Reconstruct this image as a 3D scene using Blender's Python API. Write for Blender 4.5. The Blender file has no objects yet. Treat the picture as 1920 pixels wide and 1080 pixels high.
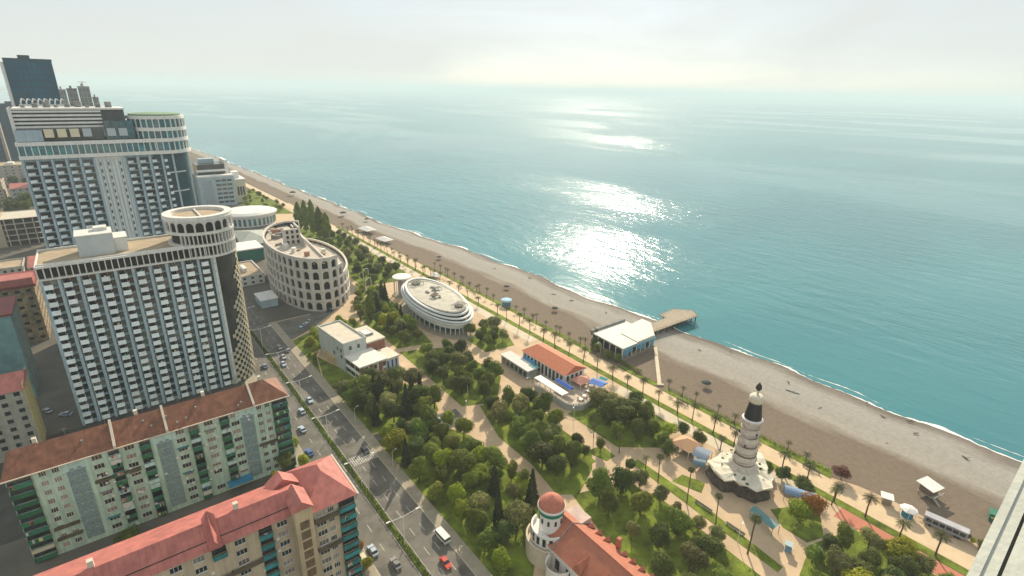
import bpy, math, random
from mathutils import Matrix, Vector
random.seed(7)
PI = math.pi
sc = bpy.context.scene
col = sc.collection
# ------------------------------------------------------------------ camera
# world frame: X = metres towards the sea, Y = metres along the coast, Z = up
CAM_H = 120.0
pitch, roll, head = math.radians(20.4), math.atan(0.022), math.radians(38.146)
f0 = Vector((0, math.cos(pitch), -math.sin(pitch))); r0 = Vector((1, 0, 0)); u0 = r0.cross(f0)
Rv = math.cos(roll) * r0 + math.sin(roll) * u0
Uv = -math.sin(roll) * r0 + math.cos(roll) * u0
M = Matrix((Rv, Uv, -f0)).transposed()
M = Matrix.Rotation(-head, 3, 'Z') @ M
cd = bpy.data.cameras.new('camera'); cam = bpy.data.objects.new('camera', cd); col.objects.link(cam)
cam.matrix_world = Matrix.Translation((0, 0, CAM_H)) @ M.to_4x4()
cd.sensor_width = 36; cd.lens = 18.75; cd.clip_start = 0.05; cd.clip_end = 150000
sc.camera = cam
# ------------------------------------------------------------------ sky, sun, exposure
SUN_AZ, SUN_EL = math.radians(45.5), math.radians(29)
w = bpy.data.worlds.new('World'); sc.world = w; w.use_nodes = True
nt = w.node_tree; nt.nodes.clear()
wo = nt.nodes.new('ShaderNodeOutputWorld'); bg = nt.nodes.new('ShaderNodeBackground')
sky = nt.nodes.new('ShaderNodeTexSky'); sky.sky_type = 'NISHITA'; sky.sun_disc = False
sky.sun_elevation = SUN_EL; sky.sun_rotation = SUN_AZ; sky.altitude = 100
sky.air_density = 1.0; sky.dust_density = 0.6; sky.ozone_density = 4.0
# thin high cloud veil over the clear sky
tc = nt.nodes.new('ShaderNodeTexCoord'); wm_ = nt.nodes.new('ShaderNodeMapping'); wm_.inputs['Scale'].default_value = (0.9, 1.8, 7.0); wm_.inputs['Rotation'].default_value = (0, 0.06, 0.5)
wn_ = nt.nodes.new('ShaderNodeTexNoise'); wn_.inputs['Scale'].default_value = 1.6; wn_.inputs['Detail'].default_value = 6; wn_.inputs['Roughness'].default_value = 0.5; wn_.inputs['Distortion'].default_value = 0.6
nt.links.new(tc.outputs['Generated'], wm_.inputs[0]); nt.links.new(wm_.outputs[0], wn_.inputs['Vector'])
wr_ = nt.nodes.new('ShaderNodeMapRange'); wr_.inputs[1].default_value = 0.3; wr_.inputs[2].default_value = 0.65; wr_.inputs[3].default_value = 0.64; wr_.inputs[4].default_value = 0.94
nt.links.new(wn_.outputs[0], wr_.inputs[0])
wx_ = nt.nodes.new('ShaderNodeMix'); wx_.data_type = 'RGBA'; wx_.inputs[7].default_value = (5.95, 6.1, 5.85, 1)
nt.links.new(wr_.outputs[0], wx_.inputs[0]); nt.links.new(sky.outputs[0], wx_.inputs[6])
nt.links.new(wx_.outputs[2], bg.inputs[0]); nt.links.new(bg.outputs[0], wo.inputs[0]); bg.inputs[1].default_value = 0.1
sl = bpy.data.lights.new('sun', 'SUN'); sl.energy = 5.0; sl.angle = math.radians(0.6); sl.color = (1.0, 0.86, 0.66)
so = bpy.data.objects.new('sun', sl); col.objects.link(so)
sd = Vector((math.sin(SUN_AZ) * math.cos(SUN_EL), math.cos(SUN_AZ) * math.cos(SUN_EL), math.sin(SUN_EL)))
so.rotation_euler = sd.to_track_quat('Z', 'Y').to_euler(); so.location = (0, 0, 400)
sc.view_settings.view_transform = 'Standard'; sc.view_settings.look = 'None'
sc.view_settings.gamma = 1.0; sc.view_settings.use_curve_mapping = False
sc.view_settings.exposure = 0.40
sc.render.engine = 'CYCLES'
sc.cycles.max_bounces = 5; sc.cycles.diffuse_bounces = 3; sc.cycles.glossy_bounces = 2
sc.cycles.transmission_bounces = 3; sc.cycles.transparent_max_bounces = 6; sc.cycles.volume_bounces = 1
sc.cycles.caustics_reflective = False; sc.cycles.caustics_refractive = False

# ------------------------------------------------------------------ materials
MATS = {}
def mat(name, c, var=0.14, scale=0.35, rough=0.8, bump=0.0, bscale=2.0, streak=0.0, spec=0.3, metal=0.0, c2=None, rnd=0.0, transl=0.0):
    if name in MATS: return MATS[name]
    m = bpy.data.materials.new(name); m.use_nodes = True; t = m.node_tree; N = t.nodes; L = t.links
    b = N['Principled BSDF']
    b.inputs['Roughness'].default_value = rough; b.inputs['Metallic'].default_value = metal
    b.inputs['Specular IOR Level'].default_value = spec
    g = N.new('ShaderNodeNewGeometry')
    nz = N.new('ShaderNodeTexNoise'); nz.inputs['Scale'].default_value = scale; nz.inputs['Detail'].default_value = 5
    nz.inputs['Roughness'].default_value = 0.65
    L.new(g.outputs['Position'], nz.inputs['Vector'])
    cr = N.new('ShaderNodeValToRGB'); cr.color_ramp.elements[0].position = 0.3; cr.color_ramp.elements[1].position = 0.72
    lo = c2 if c2 else tuple(v * (1 - var * 1.6) for v in c)
    hi = c if c2 else tuple(min(1, v * (1 + var)) for v in c)
    cr.color_ramp.elements[0].color = (*lo, 1); cr.color_ramp.elements[1].color = (*hi, 1)
    L.new(nz.outputs[0], cr.inputs[0]); out = cr.outputs[0]
    if streak > 0:
        mp = N.new('ShaderNodeMapping'); mp.inputs['Scale'].default_value = (1.3, 1.3, 0.06); L.new(g.outputs['Position'], mp.inputs[0])
        n2 = N.new('ShaderNodeTexNoise'); n2.inputs['Scale'].default_value = 0.9; n2.inputs['Detail'].default_value = 6
        L.new(mp.outputs[0], n2.inputs['Vector'])
        r2 = N.new('ShaderNodeMapRange'); r2.inputs[1].default_value = 0.38; r2.inputs[2].default_value = 0.7
        r2.inputs[3].default_value = 1 - streak; r2.inputs[4].default_value = 1.0; L.new(n2.outputs[0], r2.inputs[0])
        mx = N.new('ShaderNodeMix'); mx.data_type = 'RGBA'; mx.blend_type = 'MULTIPLY'; mx.inputs[0].default_value = 1
        L.new(out, mx.inputs[6]); L.new(r2.outputs[0], mx.inputs[7]); out = mx.outputs[2]
    if rnd > 0:
        oi = N.new('ShaderNodeObjectInfo'); h = N.new('ShaderNodeHueSaturation')
        a = N.new('ShaderNodeMapRange'); a.inputs[3].default_value = 1 - rnd; a.inputs[4].default_value = 1 + rnd
        L.new(oi.outputs['Random'], a.inputs[0]); L.new(a.outputs[0], h.inputs['Value'])
        a2 = N.new('ShaderNodeMapRange'); a2.inputs[3].default_value = 0.5 - rnd * 0.09; a2.inputs[4].default_value = 0.5 + rnd * 0.05
        ml = N.new('ShaderNodeMath'); ml.operation = 'MULTIPLY'; ml.inputs[1].default_value = 7.31
        fr = N.new('ShaderNodeMath'); fr.operation = 'FRACT'; L.new(oi.outputs['Random'], ml.inputs[0]); L.new(ml.outputs[0], fr.inputs[0])
        L.new(fr.outputs[0], a2.inputs[0]); L.new(a2.outputs[0], h.inputs['Hue'])
        L.new(out, h.inputs['Color']); out = h.outputs[0]
    L.new(out, b.inputs['Base Color'])
    if bump > 0:
        n3 = N.new('ShaderNodeTexNoise'); n3.inputs['Scale'].default_value = bscale; n3.inputs['Detail'].default_value = 6
        L.new(g.outputs['Position'], n3.inputs['Vector'])
        bp = N.new('ShaderNodeBump'); bp.inputs['Strength'].default_value = bump; bp.inputs['Distance'].default_value = 0.3
        L.new(n3.outputs[0], bp.inputs['Height']); L.new(bp.outputs[0], b.inputs['Normal'])
    if transl > 0:
        tr = N.new('ShaderNodeBsdfTranslucent'); ms = N.new('ShaderNodeMixShader'); ms.inputs[0].default_value = transl
        L.new(out, tr.inputs[0]); L.new(b.outputs[0], ms.inputs[1]); L.new(tr.outputs[0], ms.inputs[2])
        L.new(ms.outputs[0], N['Material Output'].inputs[0])
    MATS[name] = m
    return m

# ------------------------------------------------------------------ mesh helpers
class MB:
    def __init__(s): s.v = []; s.f = []; s.sm = False
    def add(s, vs, fs):
        o = len(s.v); s.v += [tuple(p) for p in vs]; s.f += [tuple(i + o for i in f) for f in fs]; return s
    def box(s, x0, x1, y0, y1, z0, z1):
        return s.add([(x0, y0, z0), (x1, y0, z0), (x1, y1, z0), (x0, y1, z0), (x0, y0, z1), (x1, y0, z1), (x1, y1, z1), (x0, y1, z1)],
                     [(0, 3, 2, 1), (4, 5, 6, 7), (0, 1, 5, 4), (1, 2, 6, 5), (2, 3, 7, 6), (3, 0, 4, 7)])
    def prism(s, poly, z0, z1):
        n = len(poly); a = sum(poly[i][0] * poly[(i + 1) % n][1] - poly[(i + 1) % n][0] * poly[i][1] for i in range(n))
        if a < 0: poly = poly[::-1]
        vs = [(p[0], p[1], z0) for p in poly] + [(p[0], p[1], z1) for p in poly]
        fs = [tuple(range(n - 1, -1, -1)), tuple(range(n, 2 * n))] + [(i, (i + 1) % n, n + (i + 1) % n, n + i) for i in range(n)]
        return s.add(vs, fs)
    def sheet(s, poly, z):
        n = len(poly); a = sum(poly[i][0] * poly[(i + 1) % n][1] - poly[(i + 1) % n][0] * poly[i][1] for i in range(n))
        if a < 0: poly = poly[::-1]
        return s.add([(p[0], p[1], z) for p in poly], [tuple(range(n))])
    def lathe(s, prof, n=24, cx=0, cy=0, a0=0.0, a1=2 * PI, sx=1.0, sy=1.0):
        full = abs(a1 - a0 - 2 * PI) < 1e-6; m = n if full else n + 1
        vs = []
        for r, z in prof:
            for i in range(m):
                a = a0 + (a1 - a0) * i / n
                vs.append((cx + r * math.cos(a) * sx, cy + r * math.sin(a) * sy, z))
        fs = []
        for k in range(len(prof) - 1):
            for i in range(n):
                j = (i + 1) % m if full else i + 1
                fs.append((k * m + i, k * m + j, (k + 1) * m + j, (k + 1) * m + i))
        return s.add(vs, fs)
    def cyl(s, cx, cy, r, z0, z1, n=16, r2=None, sx=1.0, sy=1.0):
        r2 = r if r2 is None else r2
        return s.lathe([(0.001, z0), (r, z0), (r2, z1), (0.001, z1)], n, cx, cy, sx=sx, sy=sy)
    def tube(s, pts, rads, n=7):
        vs = []; fs = []
        for i, p in enumerate(pts):
            p = Vector(p); d = (Vector(pts[min(i + 1, len(pts) - 1)]) - Vector(pts[max(i - 1, 0)])).normalized()
            a = d.orthogonal().normalized(); b = d.cross(a)
            if i and a.dot(la) < 0.2:
                a = (la - d * la.dot(d)).normalized(); b = d.cross(a)
            la = a
            for k in range(n):
                t = 2 * PI * k / n; vs.append(p + (a * math.cos(t) + b * math.sin(t)) * rads[i])
        for i in range(len(pts) - 1):
            for k in range(n):
                fs.append((i * n + k, i * n + (k + 1) % n, (i + 1) * n + (k + 1) % n, (i + 1) * n + k))
        fs.append(tuple(range(n - 1, -1, -1))); fs.append(tuple(range((len(pts) - 1) * n, len(pts) * n)))
        return s.add(vs, fs)
    def bar(s, p0, p1, r, n=5): return s.tube([p0, p1], [r, r], n)
    def mesh(s, name, m, smooth=False):
        me = bpy.data.meshes.new(name); me.from_pydata(s.v, [], s.f); me.materials.append(m)
        if smooth or s.sm: me.polygons.foreach_set('use_smooth', [True] * len(me.polygons))
        me.update(); return me
    def build(s, name, m, parent=None, loc=(0, 0, 0), rz=0.0, smooth=False):
        return put(name, s.mesh(name, m, smooth), parent, loc, rz)
def put(name, me, parent=None, loc=(0, 0, 0), rz=0.0):
    o = bpy.data.objects.new(name, me); col.objects.link(o); o.location = loc; o.rotation_euler = (0, 0, rz)
    if parent is not None: o.parent = parent
    return o
def tag(o, label=None, cat=None, group=None, kind=None):
    if label: o['label'] = label
    if cat: o['category'] = cat
    if group: o['group'] = group
    if kind: o['kind'] = kind
    return o
def thing(name, label, cat, loc=(0, 0, 0), rz=0.0, group=None):
    o = bpy.data.objects.new(name, None); col.objects.link(o); o.location = loc; o.rotation_euler = (0, 0, rz)
    o.empty_display_size = 0.3
    return tag(o, label, cat, group)
def dup(root, loc, rz=0.0, label=None, group=None, scale=None):
    r = root.copy(); col.objects.link(r); r.location = loc; r.rotation_euler = (0, 0, rz)
    if scale: r.scale = scale if isinstance(scale, tuple) else (scale,) * 3
    if label: r['label'] = label
    if group: r['group'] = group
    for ch in KIDS[root.name]:
        c = ch.copy(); col.objects.link(c); c.parent = r
        for g in KIDS.get(ch.name, ()):
            d = g.copy(); col.objects.link(d); d.parent = c
    return r
KIDS = {}
def freeze(root):
    def rec(o):
        KIDS[o.name] = [c for c in bpy.data.objects if c.parent is o]
        for c in KIDS[o.name]: rec(c)
    rec(root); return root
class Proto:
    """first use places the prototype itself, later uses copy it"""
    def __init__(s, make): s.make = make; s.root = None
    def place(s, loc, rz=0.0, label=None, group=None, scale=None):
        if s.root is None:
            s.root = freeze(s.make()); r = s.root; r.location = loc; r.rotation_euler = (0, 0, rz)
            if scale: r.scale = scale if isinstance(scale, tuple) else (scale,) * 3
            if label: r['label'] = label
            if group: r['group'] = group
            return r
        return dup(s.root, loc, rz, label, group, scale)
WORDS = 'first second third fourth fifth sixth seventh eighth ninth tenth eleventh twelfth thirteenth fourteenth fifteenth sixteenth seventeenth eighteenth nineteenth twentieth'.split()
TENS = {2: 'twenty', 3: 'thirty', 4: 'forty', 5: 'fifty', 6: 'sixty', 7: 'seventy', 8: 'eighty', 9: 'ninety'}
def nth(i):
    if i < 20: return WORDS[i]
    n = i + 1
    if n % 10 == 0 and n < 100: return TENS[n // 10][:-1] + 'ieth'
    if n < 100: return TENS[n // 10] + '-' + WORDS[n % 10 - 1]
    return 'hundred and ' + nth(n - 101)
def interp(pts, s):
    if s <= pts[0][0]: return pts[0][1]
    for (a, b), (c, d) in zip(pts, pts[1:]):
        if s <= c: return b + (d - b) * (s - a) / (c - a)
    return pts[-1][1]
def strip_poly(ins, outs, ys):
    return [(ins(y), y) for y in ys] + [(outs(y), y) for y in reversed(ys)]
def struct(name, mb, m, loc=(0, 0, 0)):
    return tag(mb.build(name, m, None, loc), kind='structure')
# ------------------------------------------------------------------ ground, sea, beach, roads, lawns
SHORE = [(-400, 243), (13, 241), (140, 239), (216, 231), (271, 230), (369, 221), (442, 211), (560, 203), (760, 192), (1000, 178), (1260, 163), (1700, 120), (2400, 0), (4000, -500)]
EDGE = [(-400, 181), (30, 180.5), (41, 179), (50, 175.2), (340, 175.2), (381, 174), (450, 166), (760, 156), (1260, 130), (1700, 90), (2400, -30), (4000, -540)]
def shore(y): return interp(SHORE, y)
def edge(y): return interp(EDGE, y)
m_pave = mat('paving tan', (0.55, 0.41, 0.265), var=0.1, scale=0.12, rough=0.9, bump=0.15, bscale=1.5, streak=0)
m_earth = mat('town ground', (0.13, 0.12, 0.10), var=0.25, scale=0.05, rough=0.95)
m_asph = mat('asphalt', (0.155, 0.145, 0.124), var=0.3, scale=0.13, rough=0.85, bump=0.1, bscale=6)
m_walk = mat('sidewalk slabs', (0.34, 0.30, 0.225), var=0.12, scale=0.4, rough=0.9)
m_prom = mat('promenade paving', (0.62, 0.475, 0.305), var=0.07, scale=0.25, rough=0.9)
m_path = mat('pale path', (0.60, 0.52, 0.38), var=0.07, scale=0.3, rough=0.9)
m_red = mat('red cycle track', (0.50, 0.19, 0.12), var=0.07, scale=0.3, rough=0.85)
m_lawn = mat('lawn grass', (0.165, 0.215, 0.028), var=0.45, scale=0.16, rough=0.95, bump=0.5, bscale=3, spec=0.1)
m_paint = mat('road paint', (0.50, 0.48, 0.43), var=0.4, scale=2.0, rough=0.8)
m_kerb = mat('kerb stone', (0.42, 0.38, 0.30), var=0.1, scale=1, rough=0.9)
land = MB()
ys = [-400, -150, 0, 60, 140, 216, 300, 369, 442, 560, 760, 1000, 1260, 1700, 2400, 4000]
land.sheet([(edge(y) + 0.5, y) for y in ys] + [(-600, 9000), (-9000, 9000), (-9000, -400)], 0.0)
struct('ground', land, m_earth)
# sea: one sheet out to the horizon
m_sea = bpy.data.materials.new('sea water'); m_sea.use_nodes = True
def make_sea(m):
    t = m.node_tree; N = t.nodes; L = t.links; b = N['Principled BSDF']
    g = N.new('ShaderNodeNewGeometry')
    def noise(scale, sx, sy, rot, det=4, rough=0.6):
        mp = N.new('ShaderNodeMapping'); mp.inputs['Scale'].default_value = (sx, sy, 1); mp.inputs['Rotation'].default_value = (0, 0, rot)
        L.new(g.outputs['Position'], mp.inputs[0]); n = N.new('ShaderNodeTexNoise'); n.inputs['Scale'].default_value = scale
        n.inputs['Detail'].default_value = det; n.inputs['Roughness'].default_value = rough; n.inputs['Distortion'].default_value = 0.4
        L.new(mp.outputs[0], n.inputs['Vector']); return n.outputs[0]
    slick = noise(0.0021, 1.0, 0.42, 0.5, 5, 0.55)
    r = N.new('ShaderNodeMapRange'); r.inputs[1].default_value = 0.42; r.inputs[2].default_value = 0.50
    L.new(slick, r.inputs[0]); slk = r.outputs[0]          # 0 = slick, 1 = ruffled
    w1 = noise(0.045, 1.9, 0.75, 0.75, 3); w2 = noise(0.22, 1.6, 0.7, 0.95, 4); w3 = noise(0.9, 1.4, 0.8, 0.6, 3)
    def mul(a, k):
        x = N.new('ShaderNodeMath'); x.operation = 'MULTIPLY'; x.inputs[1].default_value = k; L.new(a, x.inputs[0]); return x.outputs[0]
    def add(a, c):
        x = N.new('ShaderNodeMath'); x.operation = 'ADD'; L.new(a, x.inputs[0]); L.new(c, x.inputs[1]); return x.outputs[0]
    h = add(add(mul(w1, 2.4), mul(w2, 0.6)), mul(w3, 0.11))
    bp = N.new('ShaderNodeBump'); bp.inputs['Distance'].default_value = 1.0
    st = N.new('ShaderNodeMapRange'); st.inputs[3].default_value = 0.16; st.inputs[4].default_value = 0.60
    L.new(slk, st.inputs[0]); L.new(st.outputs[0], bp.inputs['Strength']); L.new(h, bp.inputs['Height'])
    L.new(bp.outputs[0], b.inputs['Normal'])
    ro = N.new('ShaderNodeMapRange'); ro.inputs[3].default_value = 0.10; ro.inputs[4].default_value = 0.165
    L.new(slk, ro.inputs[0]); L.new(ro.outputs[0], b.inputs['Roughness'])
    b.inputs['IOR'].default_value = 1.33; b.inputs['Specular IOR Level'].default_value = 0.5
    tone = noise(0.004, 0.6, 1.2, 0.3, 3); cr = N.new('ShaderNodeValToRGB')
    cr.color_ramp.elements[0].position = 0.35; cr.color_ramp.elements[1].position = 0.68
    cr.color_ramp.elements[0].color = (0.04, 0.185, 0.215, 1); cr.color_ramp.elements[1].color = (0.055, 0.24, 0.26, 1)
    L.new(tone, cr.inputs[0]); L.new(cr.outputs[0], b.inputs['Base Color'])
make_sea(m_sea)
sea = MB(); sea.sheet([(120, -3000), (90000, -3000), (90000, 90000), (-90000, 90000), (-90000, 9000), (-600, 3900), (60, 1800)], -1.0)
struct('sea', sea, m_sea)
# beach: cross-section strip from the promenade edge to below the water, vertex weight across
m_beach = bpy.data.materials.new('beach shingle'); m_beach.use_nodes = True
def make_beach(m):
    t = m.node_tree; N = t.nodes; L = t.links; b = N['Principled BSDF']; b.inputs['Roughness'].default_value = 0.95
    b.inputs['Specular IOR Level'].default_value = 0.15
    at = N.new('ShaderNodeAttribute'); at.attribute_name = 'across'; g = N.new('ShaderNodeNewGeometry')
    mp = N.new('ShaderNodeMapping'); mp.inputs['Scale'].default_value = (1, 0.16, 1); L.new(g.outputs['Position'], mp.inputs[0])
    n = N.new('ShaderNodeTexNoise'); n.inputs['Scale'].default_value = 0.16; n.inputs['Detail'].default_value = 5; L.new(mp.outputs[0], n.inputs['Vector'])
    mr = N.new('ShaderNodeMapRange'); mr.inputs[3].default_value = -0.15; mr.inputs[4].default_value = 0.15; L.new(n.outputs[0], mr.inputs[0])
    ad = N.new('ShaderNodeMath'); ad.operation = 'ADD'; L.new(at.outputs['Fac'], ad.inputs[0]); L.new(mr.outputs[0], ad.inputs[1])
    cr = N.new('ShaderNodeValToRGB'); e = cr.color_ramp.elements
    e[0].position = 0.0; e[0].color = (0.19, 0.148, 0.108, 1); e[1].position = 1.0; e[1].color = (0.12, 0.11, 0.095, 1)
    for p, c in ((0.40, (0.18, 0.142, 0.106)), (0.5, (0.33, 0.305, 0.26)), (0.62, (0.30, 0.285, 0.25)), (0.82, (0.32, 0.305, 0.275)), (0.93, (0.20, 0.175, 0.15))):
        x = e.new(p); x.color = (*c, 1)
    L.new(ad.outputs[0], cr.inputs[0])
    n2 = N.new('ShaderNodeTexNoise'); n2.inputs['Scale'].default_value = 0.5; n2.inputs['Detail'].default_value = 8; n2.inputs['Roughness'].default_value = 0.75
    L.new(g.outputs['Position'], n2.inputs['Vector']); r2 = N.new('ShaderNodeMapRange'); r2.inputs[1].default_value = 0.3; r2.inputs[2].default_value = 0.7; r2.inputs[3].default_value = 0.84; r2.inputs[4].default_value = 1.14
    L.new(n2.outputs[0], r2.inputs[0]); mx = N.new('ShaderNodeMix'); mx.data_type = 'RGBA'; mx.blend_type = 'MULTIPLY'; mx.inputs[0].default_value = 1
    L.new(cr.outputs[0], mx.inputs[6]); L.new(r2.outputs[0], mx.inputs[7]); L.new(mx.outputs[2], b.inputs['Base Color'])
    bp = N.new('ShaderNodeBump'); bp.inputs['Strength'].default_value = 0.6; bp.inputs['Distance'].default_value = 0.4
    L.new(n2.outputs[0], bp.inputs['Height']); L.new(bp.outputs[0], b.inputs['Normal'])
make_beach(m_beach)
def shore_w(y):  # small cusps along the water line
    return shore(y) + 1.3 * math.sin(y / 13.0) + 0.8 * math.sin(y / 5.1 + 1) + 1.1 * math.sin(y / 41.0)
def beach():
    yy = [-150 + 5 * i for i in range(142)] + [560 + 20 * i for i in range(60)] + [1800, 2400, 4000]
    fr = [0, 0.12, 0.25, 0.4, 0.48, 0.55, 0.7, 0.82, 0.92, 1.0, 1.2]
    zz = [0.02, 0.08, 0.05, 0.12, 0.30, 0.28, 0.02, -0.25, -0.6, -1.0, -3.0]
    vs = []; fs = []; wt = []
    for y in yy:
        a, b_ = edge(y), shore_w(y)
        for k, q in enumerate(fr):
            z = zz[k] + (random.uniform(-.05, .05) if 0 < k < 8 else 0)
            vs.append((a + (b_ - a) * q, y, z)); wt.append(q)
    n = len(fr)
    for i in range(len(yy) - 1):
        for k in range(n - 1): fs.append((i * n + k, i * n + k + 1, (i + 1) * n + k + 1, (i + 1) * n + k))
    mb = MB(); mb.add(vs, fs); me = mb.mesh('beach', m_beach, True)
    at = me.attributes.new('across', 'FLOAT', 'POINT'); at.data.foreach_set('value', wt)
    tag(put('beach', me), kind='structure')
beach()
m_foam = mat('foam', (0.82, 0.82, 0.78), var=0.05, scale=1.2, rough=0.7)
def foam():
    mb = MB(); vs = []; fs = []
    yy = [-100 + 1.6 * i for i in range(600)] + [860 + 8 * i for i in range(60)]
    for y in yy:
        wv = max(0.02, -.15 + 2.1 * max(0, math.sin(y / 17) * math.sin(y / 6.3 + 2)) + .5 * math.sin(y / 31 + 1) + random.uniform(0, .8))
        x = shore_w(y) - 0.3 + random.uniform(-.3, .3)
        vs += [(x, y, -0.96), (x + wv, y, -0.95)]
    for i in range(len(yy) - 1): fs.append((2 * i, 2 * i + 1, 2 * i + 3, 2 * i + 2))
    mb.add(vs, fs); vs = []; fs = []
    for y in yy:
        wv = max(0.01, .9 * math.sin(y / 11 + 1) * math.sin(y / 29) + random.uniform(-.3, .3)); x = shore_w(y) + 3.2 + 1.2 * math.sin(y / 9.)
        vs += [(x, y, -0.965), (x + wv, y, -0.955)]
    for i in range(len(yy) - 1): fs.append((2 * i, 2 * i + 1, 2 * i + 3, 2 * i + 2))
    mb.add(vs, fs); tag(mb.build('foam', m_foam), 'thin white line of foam where small waves meet the beach', 'foam', kind='stuff')
foam()
# --- paved park plateau, promenade strips
Z = 0.03
pk = MB(); pk.sheet([(59.5, -20), (59.5, 285), (100, 285), (104, 300), (118, 300), (122, 420), (120, 600), (edge(600), 600)] + [(edge(y), y) for y in (450, 381, 340, 216, 120, 50, 41, 30, 0, -20)], Z)
struct('park_paving', pk, m_pave)
def ystrip(name, x0, x1, y0, y1, m, z): return struct(name, MB().box(x0, x1, y0, y1, z - 0.1, z), m)
ystrip('promenade', 167.2, 174.9, -20, 450, m_prom, 0.06)
struct('promenade_far', MB().sheet([(160, 450.1), (165.8, 450.1), (edge(900) - 1, 900), (edge(900) - 9, 900)], 0.05), m_prom)
ystrip('inner_path', 158.2, 163.8, 46, 130, m_path, 0.06)
ystrip('inner_path_far', 158.4, 163.8, 186, 470, m_path, 0.06)
ystrip('cycle_track', 158.2, 163.8, -20, 40, m_red, 0.06)
# --- main street
struct('road', MB().box(38.6, 58.6, -100, 900, 0.0, 0.05), m_asph)
struct('sidewalk_town', MB().box(34.2, 38.5, -100, 620, 0.0, 0.16), m_walk)
struct('sidewalk_park', MB().box(58.8, 62.2, -100, 285, 0.0, 0.17), m_walk)
struct('kerb_town', MB().box(38.4, 38.75, -100, 620, 0.0, 0.18), m_kerb)
struct('kerb_park', MB().box(58.5, 58.82, -100, 285, 0.0, 0.19), m_kerb)
struct('median_strip', MB().box(47.6, 49.1, -20, 600, 0.04, 0.2), m_lawn)
struct('side_street', MB().prism([(58.9, 262), (62, 257), (75, 265), (95, 283), (100, 292), (98, 300), (80, 284), (58.9, 284)], 0.05, 0.09), m_asph)
struct('parking_bay', MB().prism([(61, 150), (95, 146), (96, 157), (62, 160)], 0.04, 0.08), m_asph)
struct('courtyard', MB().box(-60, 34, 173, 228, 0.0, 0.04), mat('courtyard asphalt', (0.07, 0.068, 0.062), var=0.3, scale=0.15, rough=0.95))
paint = MB()
for lane, (x0, x1) in (('t', (42.9, 43.1)), ('p1', (52.2, 52.4)), ('p2', (55.4, 55.6))):
    for i in range(70):
        y = -10 + i * 8.5
        if not (145 < y < 156): paint.box(x0, x1, y, y + 3.2, 0.05, 0.058)
for x0 in (47.1, 49.4): paint.box(x0, x0 + 0.14, -10, 560, 0.05, 0.057)
for i in range(12): paint.box(50.1 + i * 0.72, 50.5 + i * 0.72, 147.5, 152.5, 0.05, 0.06)
tag(paint.build('road_markings', m_paint), kind='structure')
zb = MB()
for i in range(9): zb.box(39.6 + i * 0.9, 40.05 + i * 0.9, 146.5, 151.5, 0.05, 0.061)
tag(zb.build('crossing_markings', m_paint), kind='structure')
# lawns (metres, X seaward / Y along the coast)
LAWNS = {
 'lawn_boulevard': [(62.3, 156), (86, 149.5), (91, 139), (92.5, 115), (90, 97), (80, 87), (66, 74), (62.3, 60)],
 'lawn_parking': [(62.3, 196), (77, 195), (94, 181), (94, 172), (90, 160), (62.3, 161)],
 'lawn_corner': [(62.3, 256), (74, 262), (92, 270), (98, 255), (90, 240), (68, 240), (62.3, 215)],
 'lawn_villa': [(62.3, 212), (66.5, 232), (72, 212), (73.5, 199), (62.3, 199)],
 'lawn_middle': [(100, 214), (107, 212), (124, 204), (126, 167), (112, 151), (99, 157)],
 'lawn_grove': [(105, 153), (127, 146), (121, 126), (121, 106), (114, 99), (102, 93), (96, 97), (99, 113), (99, 132)],
 'lawn_south': [(100, 94), (119.5, 88), (118.5, 40), (86, 40), (94, 70)],
 'lawn_terrace': [(130, 128), (146, 129), (158, 119), (157.6, 98), (143, 92), (130, 102)],
 'lawn_tower': [(131, 79), (136.5, 79), (139, 72), (134, 70)],
 'lawn_canopy': [(141, 47), (145, 53), (151, 50), (157, 49), (157.6, 44), (147, 38), (141, 40)],
 'lawn_track': [(128, 36), (141, 39), (157.6, 34), (157.8, -10), (120, -10)],
 'lawn_restaurant': [(100, 262), (112, 292), (128, 292), (123, 252), (118, 214), (101, 218)],
 'lawn_shore_restaurant': [(134, 212), (152, 216), (157, 206), (150, 188), (134, 190)],
 'lawn_north': [(122, 310), (150, 306), (157.5, 320), (157.5, 480), (134, 480), (124, 400)],
 'lawn_far': [(118, 560), (150, 545), (150, 700), (120, 700)],
 'lawn_arch': [(98, 255), (105, 280), (122, 300), (121, 320), (112, 292), (101, 264)],
}
for k, p in LAWNS.items(): struct(k, MB().prism(p, 0.0, 0.10), m_lawn)
for k_, p_ in (('lawn_triangle', [(119, 107), (126, 106), (125.5, 99), (121, 99)]), ('lawn_wedge', [(113, 108), (118.4, 107), (118, 101), (114, 101)])): struct(k_, MB().prism(p_, 0, .11), m_lawn)
struct('palm_lawn', MB().box(164.0, 167.0, 3, 470, 0, 0.13), m_lawn)
struct('beach_lawn', MB().prism([(175.3, 48), (180.5, 50), (179, 62), (178.4, 102), (177.6, 116), (175.2, 116)], 0, 0.14), m_lawn)
struct('beach_lawn_north', MB().prism([(175.4, 122), (179, 120), (178, 140), (175.4, 145)], 0, 0.14), m_lawn)
struct('beach_lawn_far', MB().prism([(175.3, 160), (178.5, 162), (178, 290), (177, 330), (175.3, 330)], 0, 0.14), m_lawn)
struct('strip_lawn', MB().prism([(124.2, 40), (127.0, 40), (130.2, 70), (130.5, 93), (127.2, 93), (126.2, 72)], 0, 0.12), m_lawn)
struct('strip_lawn_inner', MB().prism([(117.0, 40), (119.3, 40), (121.5, 78), (119.6, 82)], 0, 0.11), m_lawn)
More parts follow.
